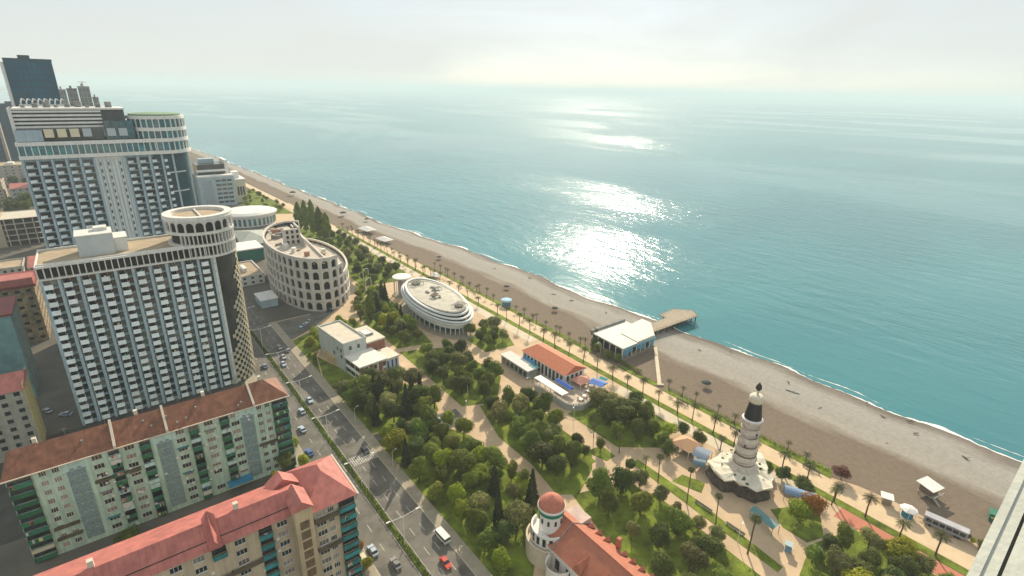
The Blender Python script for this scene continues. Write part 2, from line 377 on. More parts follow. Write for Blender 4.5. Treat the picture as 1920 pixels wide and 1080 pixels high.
# ------------------------------------------------------------------ the two hotels with round towers
m_hot = mat('hotel wall', (0.42, 0.53, 0.59), var=0.08, scale=0.3, rough=0.75, streak=0.18)
m_hotw = mat('hotel trim', (0.72, 0.71, 0.66), var=0.06, scale=0.6, rough=0.7, streak=0.12)
m_bal = mat('balcony panel', (0.80, 0.85, 0.86), var=0.08, scale=0.8, rough=0.6, rnd=0.12)
m_glass = mat('dark window glass', (0.022, 0.03, 0.032), var=0.4, scale=0.4, rough=0.12, spec=0.6, rnd=0.4)
m_glassd = mat('tower glass', (0.035, 0.04, 0.036), var=0.35, scale=0.15, rough=0.2, spec=0.5)
m_teal = mat('teal glass', (0.03, 0.17, 0.20), var=0.4, scale=0.3, rough=0.1, spec=0.7, rnd=0.35)
m_deck = mat('roof deck tan', (0.40, 0.32, 0.22), var=0.15, scale=0.3, rough=0.95)
m_scr = mat('lattice screen', (0.52, 0.47, 0.34), var=0.12, scale=0.6, rough=0.8, rnd=0.15)
m_white = mat('white render', (0.78, 0.77, 0.73), var=0.06, scale=0.5, rough=0.75, streak=0.1)
m_grey = mat('grey concrete', (0.30, 0.29, 0.27), var=0.2, scale=0.3, rough=0.9, streak=0.25)
m_dark = mat('dark recess', (0.035, 0.034, 0.032), var=0.3, scale=0.5, rough=0.9)

def arch_panel(wd, ht, ow, oh, th, sill=0.35, n=8):
    """flat panel wd x ht in XZ (centred in X, front face at y=0, back at y=th) with an arched hole"""
    mb = MB(); z0 = sill; r = ow / 2; zs = z0 + oh - r
    hole = [(-r, z0), (r, z0)] + [(r * math.cos(PI * i / n), zs + r * math.sin(PI * i / n)) for i in range(0, n + 1)]
    outer = [(-wd / 2, 0), (wd / 2, 0)] + []
    # ring of quads between hole outline and matching points on the rectangle
    H = [(-r, z0), (r, z0)] + [(r * math.cos(PI * i / n), zs + r * math.sin(PI * i / n)) for i in range(n + 1)]
    O = [(-wd / 2, 0), (wd / 2, 0)] + [(wd / 2 if i == 0 else (-wd / 2 if i == n else wd / 2 * math.cos(PI * i / n) * 1.0), ht if 0 < i < n else zs) for i in range(n + 1)]
    O[3] = (wd / 2, ht); O[n + 1] = (-wd / 2, ht)
    k = len(H); vs = []
    for (x, z) in H: vs.append((x, 0, z))
    for (x, z) in O: vs.append((x, 0, z))
    for (x, z) in H: vs.append((x, th, z))
    for (x, z) in O: vs.append((x, th, z))
    fs = []
    for i in range(k):
        j = (i + 1) % k
        fs += [(i, k + i, k + j, j), (2 * k + i, 2 * k + j, 3 * k + j, 3 * k + i), (i, j, 2 * k + j, 2 * k + i), (k + i, 3 * k + i, 3 * k + j, k + j)]
    mb.add(vs, fs); return mb

def ring(mb, cx, cy, r0, r1, z0, z1, n=48, a0=0.0, a1=2 * PI):
    return mb.lathe([(r0, z0), (r1, z0), (r1, z1), (r0, z1), (r0, z0)], n, cx, cy, a0, a1)

def hotel_near():
    T = thing('hotel', 'nearer grey hotel slab with round colonnaded tower top and white box balconies', 'hotel', (-21.5, 228, 0))
    W, D, H = 52.0, 24.0, 62.0
    MB().box(0, W, 1.3, D, 0, 56.8).build('wall', m_hot, T)
    # facade grid
    bay, p = W / 10, 3.1
    cw = MB().box(0, 4.3, 0.0, 0.12, 0, 2.35).mesh('window', m_glass)
    cwc = MB().box(0, 4.3, 0.0, 0.12, 0, 2.35).mesh('window', mat('hotel curtain', (0.17, 0.16, 0.14), var=.3, scale=1, rough=.3, rnd=.5))
    fr = MB()
    for x in (0, 2.1, 4.22): fr.box(x, x + 0.1, -0.07, 0.02, 0, 2.35)
    fr.box(0, 4.3, -0.06, 0.02, 2.28, 2.36)
    fr = fr.mesh('frame', m_hotw)
    bal = MB(); bal.box(0, 2.35, 0, 0.09, 0.0, 1.5); bal.box(0, 0.09, 0.09, 2.0, 0, 1.5); bal.box(2.26, 2.35, 0.09, 2.0, 0, 1.5); bal.box(-0.06, 2.41, -0.06, 2.0, -0.16, 0.0)
    bal = bal.mesh('balcony', m_bal)
    items = [MB().box(0, .7, 0, .5, 0, 1.5 + k * .15).mesh('balcony_item', mat('balcony item %d' % k, c)) for k, c in enumerate(((.5, .12, .1), (.12, .2, .4), (.6, .58, .5), (.1, .3, .2), (.5, .42, .2)))]
    slab = MB().box(0, W, 0.35, 1.3, -0.14, 0.0).mesh('floor_slab', m_hot)
    for j in range(18):
        z = 1.0 + j * p
        if j: put('floor_slab', slab, T, (0, 0, z - 0.02))
        for i in range(10):
            wd = put('window', cw if random.random() < .8 else cwc, T, (i * bay + 0.72, 1.2, z + 0.35))
            put('frame', fr, wd)
            bo = put('balcony', bal, T, (i * bay + 0.95, -0.75, z + 0.02))
            if random.random() < .3: put('balcony_item', random.choice(items), bo, (random.uniform(.3, 1.6), .3, 0))
    pil = MB().box(-0.45, 0.45, 0.05, 1.31, 0, 56.7).mesh('pilaster', m_hot)
    for i in range(11): put('pilaster', pil, T, (min(max(i * bay, 0.46), W - 0.46), 0, 0.0))
    # attic colonnade
    MB().box(0, W, 1.0, D, 56.82, 61.2).build('attic', m_dark, T)
    at = MB().box(-0.2, W + .1, -0.25, 1.2, 56.75, 57.3); at.box(-0.2, W + .1, -0.25, 1.2, 61.0, 61.7)
    at.box(-0.2, 0.3, 1.2, D, 61.0, 61.7); at.box(-0.2, W, D - 0.4, D + .1, 61.0, 62.0)
    at.build('cornice', m_hotw, T)
    pier = MB().box(-0.16, 0.16, -0.15, 1.0, 57.3, 61.0).mesh('pier', m_hotw)
    for i in range(28): put('pier', pier, T, (0.1 + i * (W - 2) / 27, 0, 0))
    MB().box(0.3, W - .2, 0.95, D - .4, 61.2, 61.32).build('roof_deck', m_deck, T)
    par = MB().box(0.2, W - 9, 0.95, 1.25, 61.32, 62.2); par.build('parapet', m_hotw, T)
    ph = MB().box(12, 22.5, 7, 17, 61.3, 68.6); o = ph.build('penthouse', mat('penthouse grey', (0.50, 0.55, 0.56), var=0.05, scale=0.4, rough=0.7), T)
    MB().box(11.8, 22.7, 6.8, 17.2, 68.6, 69.0).box(17.5, 21.5, 12, 16, 69, 70.2).build('penthouse_cap', m_hotw, o)
    b2 = MB().box(22.52, 26.5, 9, 18, 61.3, 66.2).build('stair_house', m_white, T); MB().box(22.75, 26.8, 8.8, 18.2, 66.2, 66.5).build('stair_house_cap', m_hotw, b2)
    # side wall windows (town side)
    for j in range(0, 18, 1):
        pass
    # round tower
    cx, cy, R = 51.0, 11.0, 11.2
    MB().lathe([(R - .35, 0), (R - .35, 56.6)], 56, cx, cy).build('tower_glass', m_glassd, T, smooth=True)
    fins = MB()
    for k in range(19): ring(fins, cx, cy, R - .4, R - .28, 1 + k * 3.1, 1.12 + k * 3.1, 40, PI * 1.05, PI * 2.2)
    fins.build('glazing_bands', m_dark, T)
    tr = MB()
    for a in (PI * 1.28,): tr.box(-0.6, 0.6, 0, 0.5, 0, 56.7)
    tr.build('tower_edge', m_hotw, T, (W + 0.3, 0.2, 0))
    # lattice screen panels climbing the seaward side
    cell = 2 * PI * R / 56; ph_ = 1.55
    pan = MB().box(-cell / 2, cell / 2, -0.12, 0.12, 0, ph_).mesh('screen_panel', m_scr)
    for j in range(36):
        z = 0.6 + j * ph_
        a_start = PI * (1.50 + 0.33 * (j / 35) ** 1.1 + 0.03 * math.sin(j * 0.8))
        for i in range(56):
            a = 2 * PI * i / 56
            if a < PI * 1.4: continue
            if a >= a_start and (i + j) % 2 == 0:
                put('screen_panel', pan, T, (cx + R * math.cos(a), cy + R * math.sin(a), z), a + PI / 2)
    # crown: three arcaded rings
    Rc = 11.6
    MB().lathe([(Rc - 1.4, 56.6), (Rc - 1.4, 71)], 48, cx, cy).build('crown_core', m_dark, T, smooth=True)
    rg = MB(); ring(rg, cx, cy, Rc - 1.5, Rc + .15, 56.4, 57.2); ring(rg, cx, cy, Rc - 1.5, Rc + .15, 61.0, 61.9); ring(rg, cx, cy, Rc - 1.5, Rc + .2, 65.6, 66.4)
    ring(rg, cx, cy, Rc - 2.6, Rc + .5, 70.6, 71.2); ring(rg, cx, cy, Rc - 2.4, Rc + .75, 71.2, 71.6); ring(rg, cx, cy, Rc - 2.2, Rc + .45, 71.6, 72.6)
    rg.build('crown_ring', m_hotw, T)
    pr = MB().box(-0.17, 0.17, -0.9, 0.06, 0, 3.8).mesh('crown_pier', m_hotw)
    for k in range(48):
        a = 2 * PI * k / 48
        if math.cos(a - PI) > 0.75: continue
        for z in (57.2, 61.9): put('crown_pier', pr, T, (cx + Rc * math.cos(a), cy + Rc * math.sin(a), z), a - PI / 2)
    wd = 2 * PI * Rc / 22
    ap = arch_panel(wd, 4.25, wd * 0.82, 3.7, 0.5, 0.3).mesh('crown_arch', m_hotw)
    for k in range(22):
        a = 2 * PI * k / 22
        put('crown_arch', ap, T, (cx + (Rc + .05) * math.cos(a), cy + (Rc + .05) * math.sin(a), 66.4), a + PI / 2)
    MB().cyl(cx, cy, Rc - 2.2, 70.6, 71.5, 40).build('crown_deck', m_deck, T)
    MB().box(cx - .25, cx + .25, cy - Rc + 2.2, cy + Rc - 2.2, 71.5, 72.1).build('crown_beam', m_hotw, T)
hotel_near()

def hotel_far():
    T = thing('hotel', 'taller hotel slab behind with glazed crown, white louvres and wedge balconies', 'hotel', (-22.5, 302, 0))
    W, D = 54.5, 24.0; bay = 4.75; p = 3.05; top = 88.5
    MB().box(0, W, 1.3, D, 0, top).build('wall', m_hot, T)
    cw = MB().box(0, 3.3, 0, 0.12, 0, 2.3).mesh('window', m_glass)
    bal = MB(); bal.prism([(0, 1.2), (2.3, 1.2), (0.35, -0.75), (0, -0.75)], 0, 1.15); bal = bal.mesh('balcony', m_bal)
    sl = MB().box(0.35, 4.4, 0.5, 1.3, -0.14, 0).mesh('floor_slab', m_hot)
    xs = [0.3 + i * bay for i in range(5)] + [35.3 + i * bay for i in range(4)]
    for j in range(19):
        z = top - 0.6 - (j + 1) * p
        for x in xs:
            put('window', cw, T, (x + 0.85, 1.2, z + 0.2)); put('balcony', bal, T, (x + 0.75, 0, z)); put('floor_slab', sl, T, (x, 0, z))
    pil = MB().box(-0.4, 0.4, 0.1, 1.31, 20, top).mesh('pilaster', m_hot)
    for x in xs + [24.1, 54.0]: put('pilaster', pil, T, (x, 0, 0))
    # plain middle with narrow window ribbons
    MB().box(24.5, 34.9, 0.5, 1.31, 20, top - .02).build('wall_panel', m_hotw, T)
    for k in range(7): MB().box(25.3 + k * 1.42, 25.75 + k * 1.42, 0.35, 0.52, 22, top - 1.2).build('rib', m_hot, T)
    sm = MB().box(0, 0.5, 0, 0.1, 0, 1.5).mesh('slit_window', m_glass)
    for j in range(15):
        for k in (0, 2, 5): put('slit_window', sm, T, (25.85 + k * 1.42, 0.42, top - 4 - j * p))
    # glazed attic
    b = MB().box(-0.4, W + .4, -0.6, D, top, top + 1.5); b.box(-0.4, W + .4, -0.6, D, top + 5.4, top + 6.9)
    b.build('attic_band', m_white, T)
    MB().box(0, W, 0.4, D - .3, top + 1.5, top + 5.4).build('attic', m_dark, T)
    pn = MB().box(0, 1.85, 0, 0.12, 0, 3.7).mesh('attic_pane', m_teal); mu = MB().box(0, 0.32, -0.25, 0.3, 0, 3.9).mesh('mullion', m_white)
    for k in range(25):
        put('attic_pane', pn, T, (0.2 + k * 2.18, 0.25, top + 1.6)); put('mullion', mu, T, (-0.15 + k * 2.18, 0.1, top + 1.5))
    # roof storeys
    rd = top + 6.9
    MB().box(0.5, W - 6, 1.0, D - 1, rd, rd + 0.2).build('terrace', m_dark, T)
    MB().box(1, 30, 3.5, D - 2, rd + .2, rd + 5.2).build('roof_storey', mat('roof storey', (0.16, 0.17, 0.17), var=0.2, rough=0.6), T)
    aw = [MB().box(0, 3.1, 0, 2.2, 0, 3.3).mesh('terrace_box', m_) for m_ in (mat('cream blind', (0.72, 0.64, 0.46), var=.06), mat('grey blind', (0.45, 0.50, 0.52), var=.06))]
    for k in range(7):
        if k != 4: put('terrace_box', aw[0 if k < 3 else 1], T, (9.6 + k * 4.3, 1.3, rd + 1.6))
    MB().box(0.5, 9.0, 0.9, 3.4, rd + .2, rd + 4.6).build('plant_wall', m_hot, T)
    lb = MB().box(1, 39, 6, D - 3, rd + 5.2, rd + 12.6).build('louvre_block', mat('louvre back', (0.12, 0.13, 0.135), var=0.2, rough=0.7), T)
    for k in range(5):
        MB().box(0.4, 30.5, 4.6, 6.0, rd + 5.3 + k * 1.55, rd + 6.1 + k * 1.55).build('louvre', m_white, lb)
    MB().box(0.2, 39.2, 4.4, D - 2.8, rd + 12.6, rd + 13.3).build('louvre_cap', m_white, lb)
    MB().box(-0.2, 1.0, 4.2, D - 3, rd + .2, rd + 13.3).build('side_fin', m_white, lb)
    for k in range(9): MB().box(4 + k * 3.6, 5.4 + k * 3.6 + (k % 3) * .5, 9 + (k * 7) % 6, 12 + (k * 7) % 6, rd + 13.3, rd + 14.3 + (k % 3) * .7).build('roof_unit', m_grey, lb)
    MB().box(30.5, 41.5, 2.2, 15, rd + .2, rd + 8.0).build('glass_hall', m_teal, T)
    for k in range(5): MB().box(30.4 + k * 2.7, 30.55 + k * 2.7, 2.05, 2.2, rd + .2, rd + 8.1).build('hall_mullion', m_dark, T)
    # corner rotunda
    cx, cy, R = 51.0, 11.0, 10.8
    MB().lathe([(R, 0), (R, top)], 48, cx, cy).build('tower_glass', mat('blue tower glass', (0.02, 0.05, 0.065), var=0.3, scale=0.2, rough=0.15, spec=0.6), T, smooth=True)
    fb = MB()
    for k in range(6): ring(fb, cx, cy, R - .1, R + .12, top - 9 - k * 9, top - 8.5 - k * 9, 40, PI * 1.5, PI * 1.75)
    fb.build('tower_band', m_hotw, T)
    rg = MB(); R2 = 11.6
    for z0, z1, dr in ((top - .01, top + 1.52, 0.6), (top + 5.38, top + 7.0, 0.45), (top + 10.2, top + 11.8, 0.3), (top + 15.4, top + 16.8, 0.1)):
        ring(rg, cx, cy, 1.0, R2 + dr, z0, z1, 44)
    rg.build('rotunda_band', m_white, T)
    for z, h in ((top + 1.5, 3.9), (top + 7.0, 3.2), (top + 11.8, 3.6)):
        MB().lathe([(R2 - .5, z), (R2 - .5, z + h)], 40, cx, cy).build('rotunda_core', m_dark, T)
        wp = MB().box(-0.85, 0.85, -0.1, 0.1, 0, h - .4).mesh('rotunda_pane', m_teal); mp = MB().box(-0.2, 0.2, -0.4, 0.3, 0, h).mesh('rotunda_pier', m_white)
        for k in range(30):
            a = 2 * PI * k / 30
            if math.cos(a - PI * 0.9) > 0.8: continue
            put('rotunda_pane', wp, T, (cx + (R2 - .35) * math.cos(a), cy + (R2 - .35) * math.sin(a), z + .2), a + PI / 2)
            a += PI / 30
            put('rotunda_pier', mp, T, (cx + (R2 - .2) * math.cos(a), cy + (R2 - .2) * math.sin(a), z), a + PI / 2)
    MB().lathe([(R2 - 1.2, top + 16.8), (R2 - 1.0, top + 17.5), (R2 - 4, top + 17.9), (0.01, top + 18.2)], 36, cx, cy).build('rotunda_roof', mat('green roof', (0.22, 0.33, 0.22), var=0.15), T)
hotel_far()
# ------------------------------------------------------------------ apartment blocks
m_mint = mat('mint render', (0.54, 0.74, 0.63), var=0.13, scale=0.12, rough=0.85, streak=0.28)
m_mintp = mat('pale mint render', (0.54, 0.76, 0.72), var=0.1, scale=0.2, rough=0.85, streak=0.2)
m_cream = mat('cream render', (0.60, 0.50, 0.35), var=0.12, scale=0.15, rough=0.85, streak=0.25)
m_brown = mat('rust brown roof', (0.22, 0.092, 0.052), var=0.28, scale=0.5, rough=0.6, streak=0)
m_redroof = mat('red metal roof', (0.45, 0.155, 0.13), var=0.2, scale=0.4, rough=0.5)
m_green = mat('green balcony', (0.02, 0.16, 0.085), var=0.25, scale=0.6, rough=0.6, rnd=0.3)
m_tealb = mat('teal balcony', (0.03, 0.22, 0.24), var=0.25, scale=0.6, rough=0.6, rnd=0.3)
m_tile = mat('stair lattice', (0.26, 0.36, 0.38), var=0.3, scale=3.0, rough=0.8, bump=0.6, bscale=4)
m_tileb = mat('stair lattice brown', (0.22, 0.155, 0.09), var=0.35, scale=3.0, rough=0.8, bump=0.6, bscale=4)
m_frame = mat('window frame', (0.62, 0.62, 0.58), var=0.1, rough=0.6)
m_cur = mat('curtained glass', (0.24, 0.22, 0.19), var=0.3, scale=0.8, rough=0.25, spec=0.5, rnd=0.5)
m_pale = mat('pale stone wall', (0.60, 0.55, 0.45), var=0.1, scale=0.5, rough=0.85)
def win_meshes(wd, ht, tag_):
    fr = MB()
    for x in (0, wd / 3 - .04, 2 * wd / 3 - .04, wd - .08): fr.box(x, x + 0.08, -0.06, 0.03, 0, ht)
    fr.box(0, wd, -0.06, 0.03, 0, 0.08); fr.box(0, wd, -0.06, 0.03, ht - 0.08, ht); fr.box(-0.08, wd + .08, -0.16, 0.0, -0.1, 0)
    return (fr.mesh('window_' + tag_, m_frame), MB().box(0.02, wd - .02, -0.01, 0.02, 0.02, ht - .02).mesh('pane_' + tag_, m_glass), MB().box(0.02, wd - .02, -0.01, 0.02, 0.02, ht - .02).mesh('panec_' + tag_, m_cur))
W1 = win_meshes(2.3, 1.5, 'three_light'); W2 = win_meshes(1.5, 1.45, 'two_light')
def add_window(T, ws, x, z, y=-0.02):
    o = put('window', ws[0], T, (x, y, z)); put('pane', ws[2] if random.random() < 0.45 else ws[1], o)
def balcony_mesh(wd, m, dep=1.1, rail=1.0):
    b = MB().box(0, wd, -dep, 0, -0.14, 0.0); b.box(0, wd, -dep, -dep + 0.06, 0.0, rail); b.box(0, 0.06, -dep + .06, 0, 0, rail); b.box(wd - .06, wd, -dep + .06, 0, 0, rail)
    return b.mesh('balcony', m)
def gl_mesh(wd, ht): return MB().box(0.05, wd - .05, -0.35, -0.02, 0, ht).mesh('balcony_glazing', m_glass)
def laundry(T, x, z, wd, y):
    for k in range(random.randint(1, 3)):
        xx = x + random.uniform(0, wd - .8); c = random.choice([(0.6, 0.58, 0.55), (0.5, 0.15, 0.12), (0.14, 0.2, 0.42), (0.55, 0.35, 0.4), (0.65, 0.6, 0.3)])
        MB().box(xx, xx + random.uniform(.4, .8), y - .05, y, z + .15, z + random.uniform(.8, 1.3)).build('laundry', mat('cloth %.2f %.2f' % (c[0], c[1]), c), T)

def block_mint():
    T = thing('apartment_block', 'long mint green nine-storey apartment block with rust brown roof', 'apartment block', (-32.4, 160, 0))
    W, D, H = 67.4, 13.0, 27.0
    MB().box(0, W, 0, D, 0, H).build('wall', m_mint, T)
    # roof: gable with slightly raised firewalls
    rf = MB().add([(-.7, -.8, H - .1), (W + .5, -.8, H - .1), (W - 5, D / 2, H + 4.2), (1.5, D / 2, H + 4.2), (W + .5, D + .8, H - .1), (-.7, D + .8, H - .1)],
                  [(0, 1, 2, 3), (1, 4, 2), (4, 5, 3, 2), (5, 0, 3), (0, 5, 4, 1)])
    R = rf.build('roof', m_brown, T)
    for x in (22.4, 34.6, 57.5):
        MB().add([(x - .3, -.9, H + .1), (x + .3, -.9, H + .1), (x - .3, D / 2, H + 5.2), (x + .3, D / 2, H + 5.2), (x - .3, -.9, H + .9), (x + .3, -.9, H + .9), (x - .3, D / 2, H + 3.5), (x + .3, D / 2, H + 3.5)],
                 [(0, 4, 5, 1), (4, 2, 3, 5), (0, 6, 2, 4), (1, 5, 3, 7), (6, 7, 3, 2)]).build('firewall', m_pale, R)
    for x in (6, 28, 45, 61): MB().box(x, x + .9, D / 2 + .4, D / 2 + 1.4, H + 3, H + 5.4).build('chimney', m_pale, R)
    sm_ = MB()
    for k in range(52):
        x = -.2 + k * 1.3; sm_.add([(x, -.8, H - .04), (x + .07, -.8, H - .04), (min(max(x, 1.5), W - 5) + .07, D / 2, H + 4.27), (min(max(x, 1.5), W - 5), D / 2, H + 4.27)], [(0, 1, 2, 3)])
    sm_.build('standing_seams', mat('seam brown', (0.17, 0.07, 0.04), var=.2, rough=.5), R)
    for k in range(9): xx = random.uniform(3, W - 8); q = random.uniform(.15, .7); MB().box(xx, xx + .5, 0, .5, 0, .9).build('roof_vent', m_grey, R, (0, -.8 + q * (D / 2 + .8), H - .1 + q * 4.3 - .2))
    for k in range(7): xx = 4 + k * 8.7; MB().bar((xx, D / 2, H + 4), (xx, D / 2, H + 6.4), .05, 4).bar((xx - .7, D / 2, H + 6.1), (xx + .7, D / 2, H + 6.1), .04, 4).build('aerial', m_grey, R)
    MB().box(-.8, W + .6, -.95, -.72, H - .25, H + .02).build('gutter', m_pale, R)
    # pale top band and stair shafts
    stairs = [(11.4, 3.9), (31.4, 3.8), (53.2, 3.7)]
    for x, wd in stairs:
        MB().box(x - 1.2, x + wd + 1.2, -0.06, 0.2, H - 3.2, H - .12).build('stair_head', m_mintp, T)
        cellm = MB()
        for r_ in range(4):
            for c_ in range(5):
                if (r_ + c_) % 2 == 0: cellm.box(c_ * wd / 5, (c_ + 1) * wd / 5, -0.14, 0.02, r_ * 0.66, r_ * 0.66 + 0.62)
        cellm.box(0, wd, 0.0, 0.04, 0, 2.75)
        me = cellm.mesh('stair_screen', m_tile)
        for j in range(8): put('stair_screen', me, T, (x, -0.05, 1.6 + j * 2.92))
    gb = balcony_mesh(2.5, m_green); gw = balcony_mesh(2.5, m_mintp); eb = balcony_mesh(4.6, m_green); g1 = gl_mesh(2.5, 1.4); g2 = gl_mesh(4.6, 1.35)
    wins3 = [17.0, 24.2, 36.2, 43.6, 50.8 - .2]; wins2 = [6.2, 8.8, 58.0, 60.4]
    bals = [20.6, 27.6, 39.6, 47.6]
    for j in range(9):
        z = 0.9 + j * 2.9
        for x in wins3:
            if random.random() < 0.97: add_window(T, W1, x, z + 0.75)
        for x in wins2: add_window(T, W2, x, z + 0.8)
        for x in bals:
            b = put('balcony', gb if random.random() < 0.72 else gw, T, (x, 0, z + .05)); put('balcony_glazing', g1, b, (0, 0, 1.05))
            if random.random() < .4: laundry(T, x, z + .2, 2.3, -1.2)
        for x in (0.2, W - 4.9):
            b = put('balcony', eb if random.random() < 0.8 else balcony_mesh(4.6, random.choice([m_mintp, m_pale])), T, (x, 0, z + .05)); put('balcony_glazing', g2, b, (0, 0, 1.05))
            if random.random() < .6: laundry(T, x, z + .2, 4.2, -1.2)
    # brown bracketed loggias and awnings
    for x, z, wd in ((12.9 + 3.5, 18.1, 10.3), (5.6, 8.0, 5.4), (5.6, 4.6, 5.4), (57.2, 12.0, 6.0)):
        MB().box(x, x + wd, -0.9, 0, z, z + 0.6).build('loggia', mat('loggia brown', (0.10, 0.085, 0.06), var=0.3), T)
    MB().box(46.5, 53.5, -3.4, 0.0, 3.0, 3.25).build('shop_canopy', mat('blue canopy', (0.03, 0.22, 0.40), var=0.15), T)
    for k in range(16):
        x = random.choice(bals); j = random.randint(0, 8); MB().box(x + .1, x + 2.4, -1.0, -.4, .9 + j * 2.9 + 1.05, .9 + j * 2.9 + 2.5).build('balcony_enclosure', random.choice([m_frame, m_cur, m_mintp, m_glass]), T)
    for k in range(8):
        x = random.choice(wins3) - .3; z = 1.9 + random.randint(1, 8) * 2.9; MB().box(x, x + 2.9, -.9, 0, z + 1.1, z + 1.2).build('window_awning', random.choice([m_pale, m_grey, m_tealb]), T)
    for k in range(46):
        x = 16 + random.uniform(0, 42); z = random.uniform(4, 25)
        MB().box(x, x + .7, -.4, 0, z, z + .5).build('air_conditioner', m_white, T)
    # sea side end wall windows
    we = MB().box(0, 0.06, 0, 1.3, 0, 1.35).mesh('end_window', m_glass)
    for j in range(9):
        for y in (3.0, 8.6): put('end_window', we, T, (W - .01, y, 1.7 + j * 2.9))
block_mint()

def block_cream():
    T = thing('apartment_block', 'cream apartment block with bright red metal roof and teal balconies in front', 'apartment block', (-46, 105, 0))
    H = 27.0; X1 = 80.8  # local x of the street end (world 34.8)
    XR = 69.5            # left edge of the wide end section
    MB().box(XR, X1, 0, 17.0, 0, H).build('wall', m_cream, T)
    MB().box(0, XR, 2.2, 15.0, 0, H).build('wall', m_cream, T)
    # end section: hip roof
    e = 0.7; z0 = H - .05; z1 = H + 4.6
    hip = MB().add([(XR - e, -e, z0), (X1 + e, -e, z0), (X1 + e, 17 + e, z0), (XR - e, 17 + e, z0), (XR + 6.2, 7.2, z1), (XR + 6.2, 10.0, z1)],
                   [(0, 1, 4), (1, 2, 5, 4), (2, 3, 5), (3, 0, 4, 5), (0, 3, 2, 1)])
    R = hip.build('roof', m_redroof, T)
    MB().add([(X1 - 3.2, 7.6, H + 1.9), (X1 - 3.2, 9.6, H + 1.9), (X1 - 5.6, 8.6, H + 3.4), (X1 - 3.2, 8.6, H + 3.3)], [(0, 1, 3), (0, 3, 2), (1, 2, 3)]).build('dormer', m_redroof, R)
    MB().box(X1 + .72, X1 + 1.1, -e, 17 + e, H - .5, H + .1).build('eave_band', m_pale, R)
    # long section: gable roof, sunlit sea slope narrow, town slope wide
    lr = MB().add([(-1, 1.5, z0), (XR - .5, 1.5, z0), (XR - .5, 5.8, H + 4), (-1, 5.8, H + 4), (XR - .5, 15.6, z0), (-1, 15.6, z0)],
                  [(0, 1, 2, 3), (4, 5, 3, 2), (0, 5, 4, 1), (1, 4, 2), (0, 3, 5)])
    R2 = lr.build('roof', m_redroof, T)
    st = MB()
    for k in range(58):
        x = -.4 + k * 1.2; st.add([(x, 1.5, z0 + .05), (x + .06, 1.5, z0 + .05), (x + .06, 5.8, H + 4.05), (x, 5.8, H + 4.05), (x, 1.5, z0 - .02), (x + .06, 1.5, z0 - .02)], [(0, 1, 2, 3), (0, 4, 5, 1)])
    st.build('standing_seams', mat('seam red', (0.36, 0.085, 0.065), var=0.1, rough=0.5), R2)
    MB().box(-1, XR - .5, 2.9, 2.98, H + 1.3, H + 1.5).build('snow_guard', m_dark, R2)
    for x in (50.0, 22.0):
        MB().add([(x - .4, 1.2, H), (x + 2.2, 1.2, H), (x + 2.2, 6.2, H + 5), (x - .4, 6.2, H + 5), (x - .4, 6.2, H + 3.4), (x + 2.2, 6.2, H + 3.4), (x + .9, 1.0, H + 2.2), (x + .9, 7.5, H + 5.6)],
                 [(0, 6, 7, 3), (1, 2, 7, 6), (0, 1, 6), (2, 5, 4, 3, 7)]).build('stair_dormer', m_redroof, R2)
    MB().box(30, 31, 6.2, 7.2, H + 3, H + 5.4).build('chimney', m_pale, R2); MB().box(56, 57, 6.2, 7.2, H + 3, H + 5.4).build('chimney', m_pale, R2)
    # step roofs between the two
    MB().add([(XR - 5.5, 9.5, H + 1.8), (XR + 1.5, 9.5, H + 1.8), (XR + 1.5, 14.5, H + 1.0), (XR - 5.5, 14.5, H + 1.0), (XR - 2, 9.5, H + 4.4), (XR - 2, 14.5, H + 3.6)],
             [(0, 4, 5, 3), (1, 2, 5, 4), (0, 1, 4), (2, 3, 5)]).build('cross_gable', m_redroof, R)
    # stair shaft standing proud of the facade
    sx, sw = 66.6, 4.0
    S = MB().box(sx, sx + sw, -1.0, 3.0, 0, H + 2.6).build('stair_shaft', mat('shaft cream', (0.56, 0.46, 0.29), var=0.1, scale=0.2, rough=0.85, streak=0.2), T)
    MB().add([(sx - .4, -1.3, H + 2.6), (sx + sw + .4, -1.3, H + 2.6), (sx + sw + .4, 6, H + 2.6), (sx - .4, 6, H + 2.6), (sx + sw / 2, -1.0, H + 4.6), (sx + sw / 2, 6.5, H + 4.6)],
             [(0, 4, 5, 3), (1, 2, 5, 4), (0, 1, 4), (2, 3, 5), (0, 3, 2, 1)]).build('shaft_roof', m_redroof, S)
    lat = MB().box(0, 2.1, -0.02, 0.06, 0, 2.2)
    for k in range(5): lat.add([(0.0 + k * .42, -.12, 0), (.12 + k * .42, -.12, 0), (min(2.1, .6 + k * .42), -.12, 2.2), (min(2.0, .45 + k * .42), -.12, 2.2)], [(0, 1, 2, 3)])
    lat = lat.mesh('stair_screen', m_tileb)
    for j in range(9): put('stair_screen', lat, S, (sx + .95, -1.06, 0.8 + j * 2.9))
    tb = balcony_mesh(3.9, m_tealb, 1.2, 1.05); g = gl_mesh(3.9, 1.35); tb2 = balcony_mesh(2.8, m_tealb, 1.0, 1.05); g2 = gl_mesh(2.8, 1.35); br = balcony_mesh(6.4, mat('brown loggia', (0.13, 0.10, 0.065), var=0.25), 0.9, 1.0)
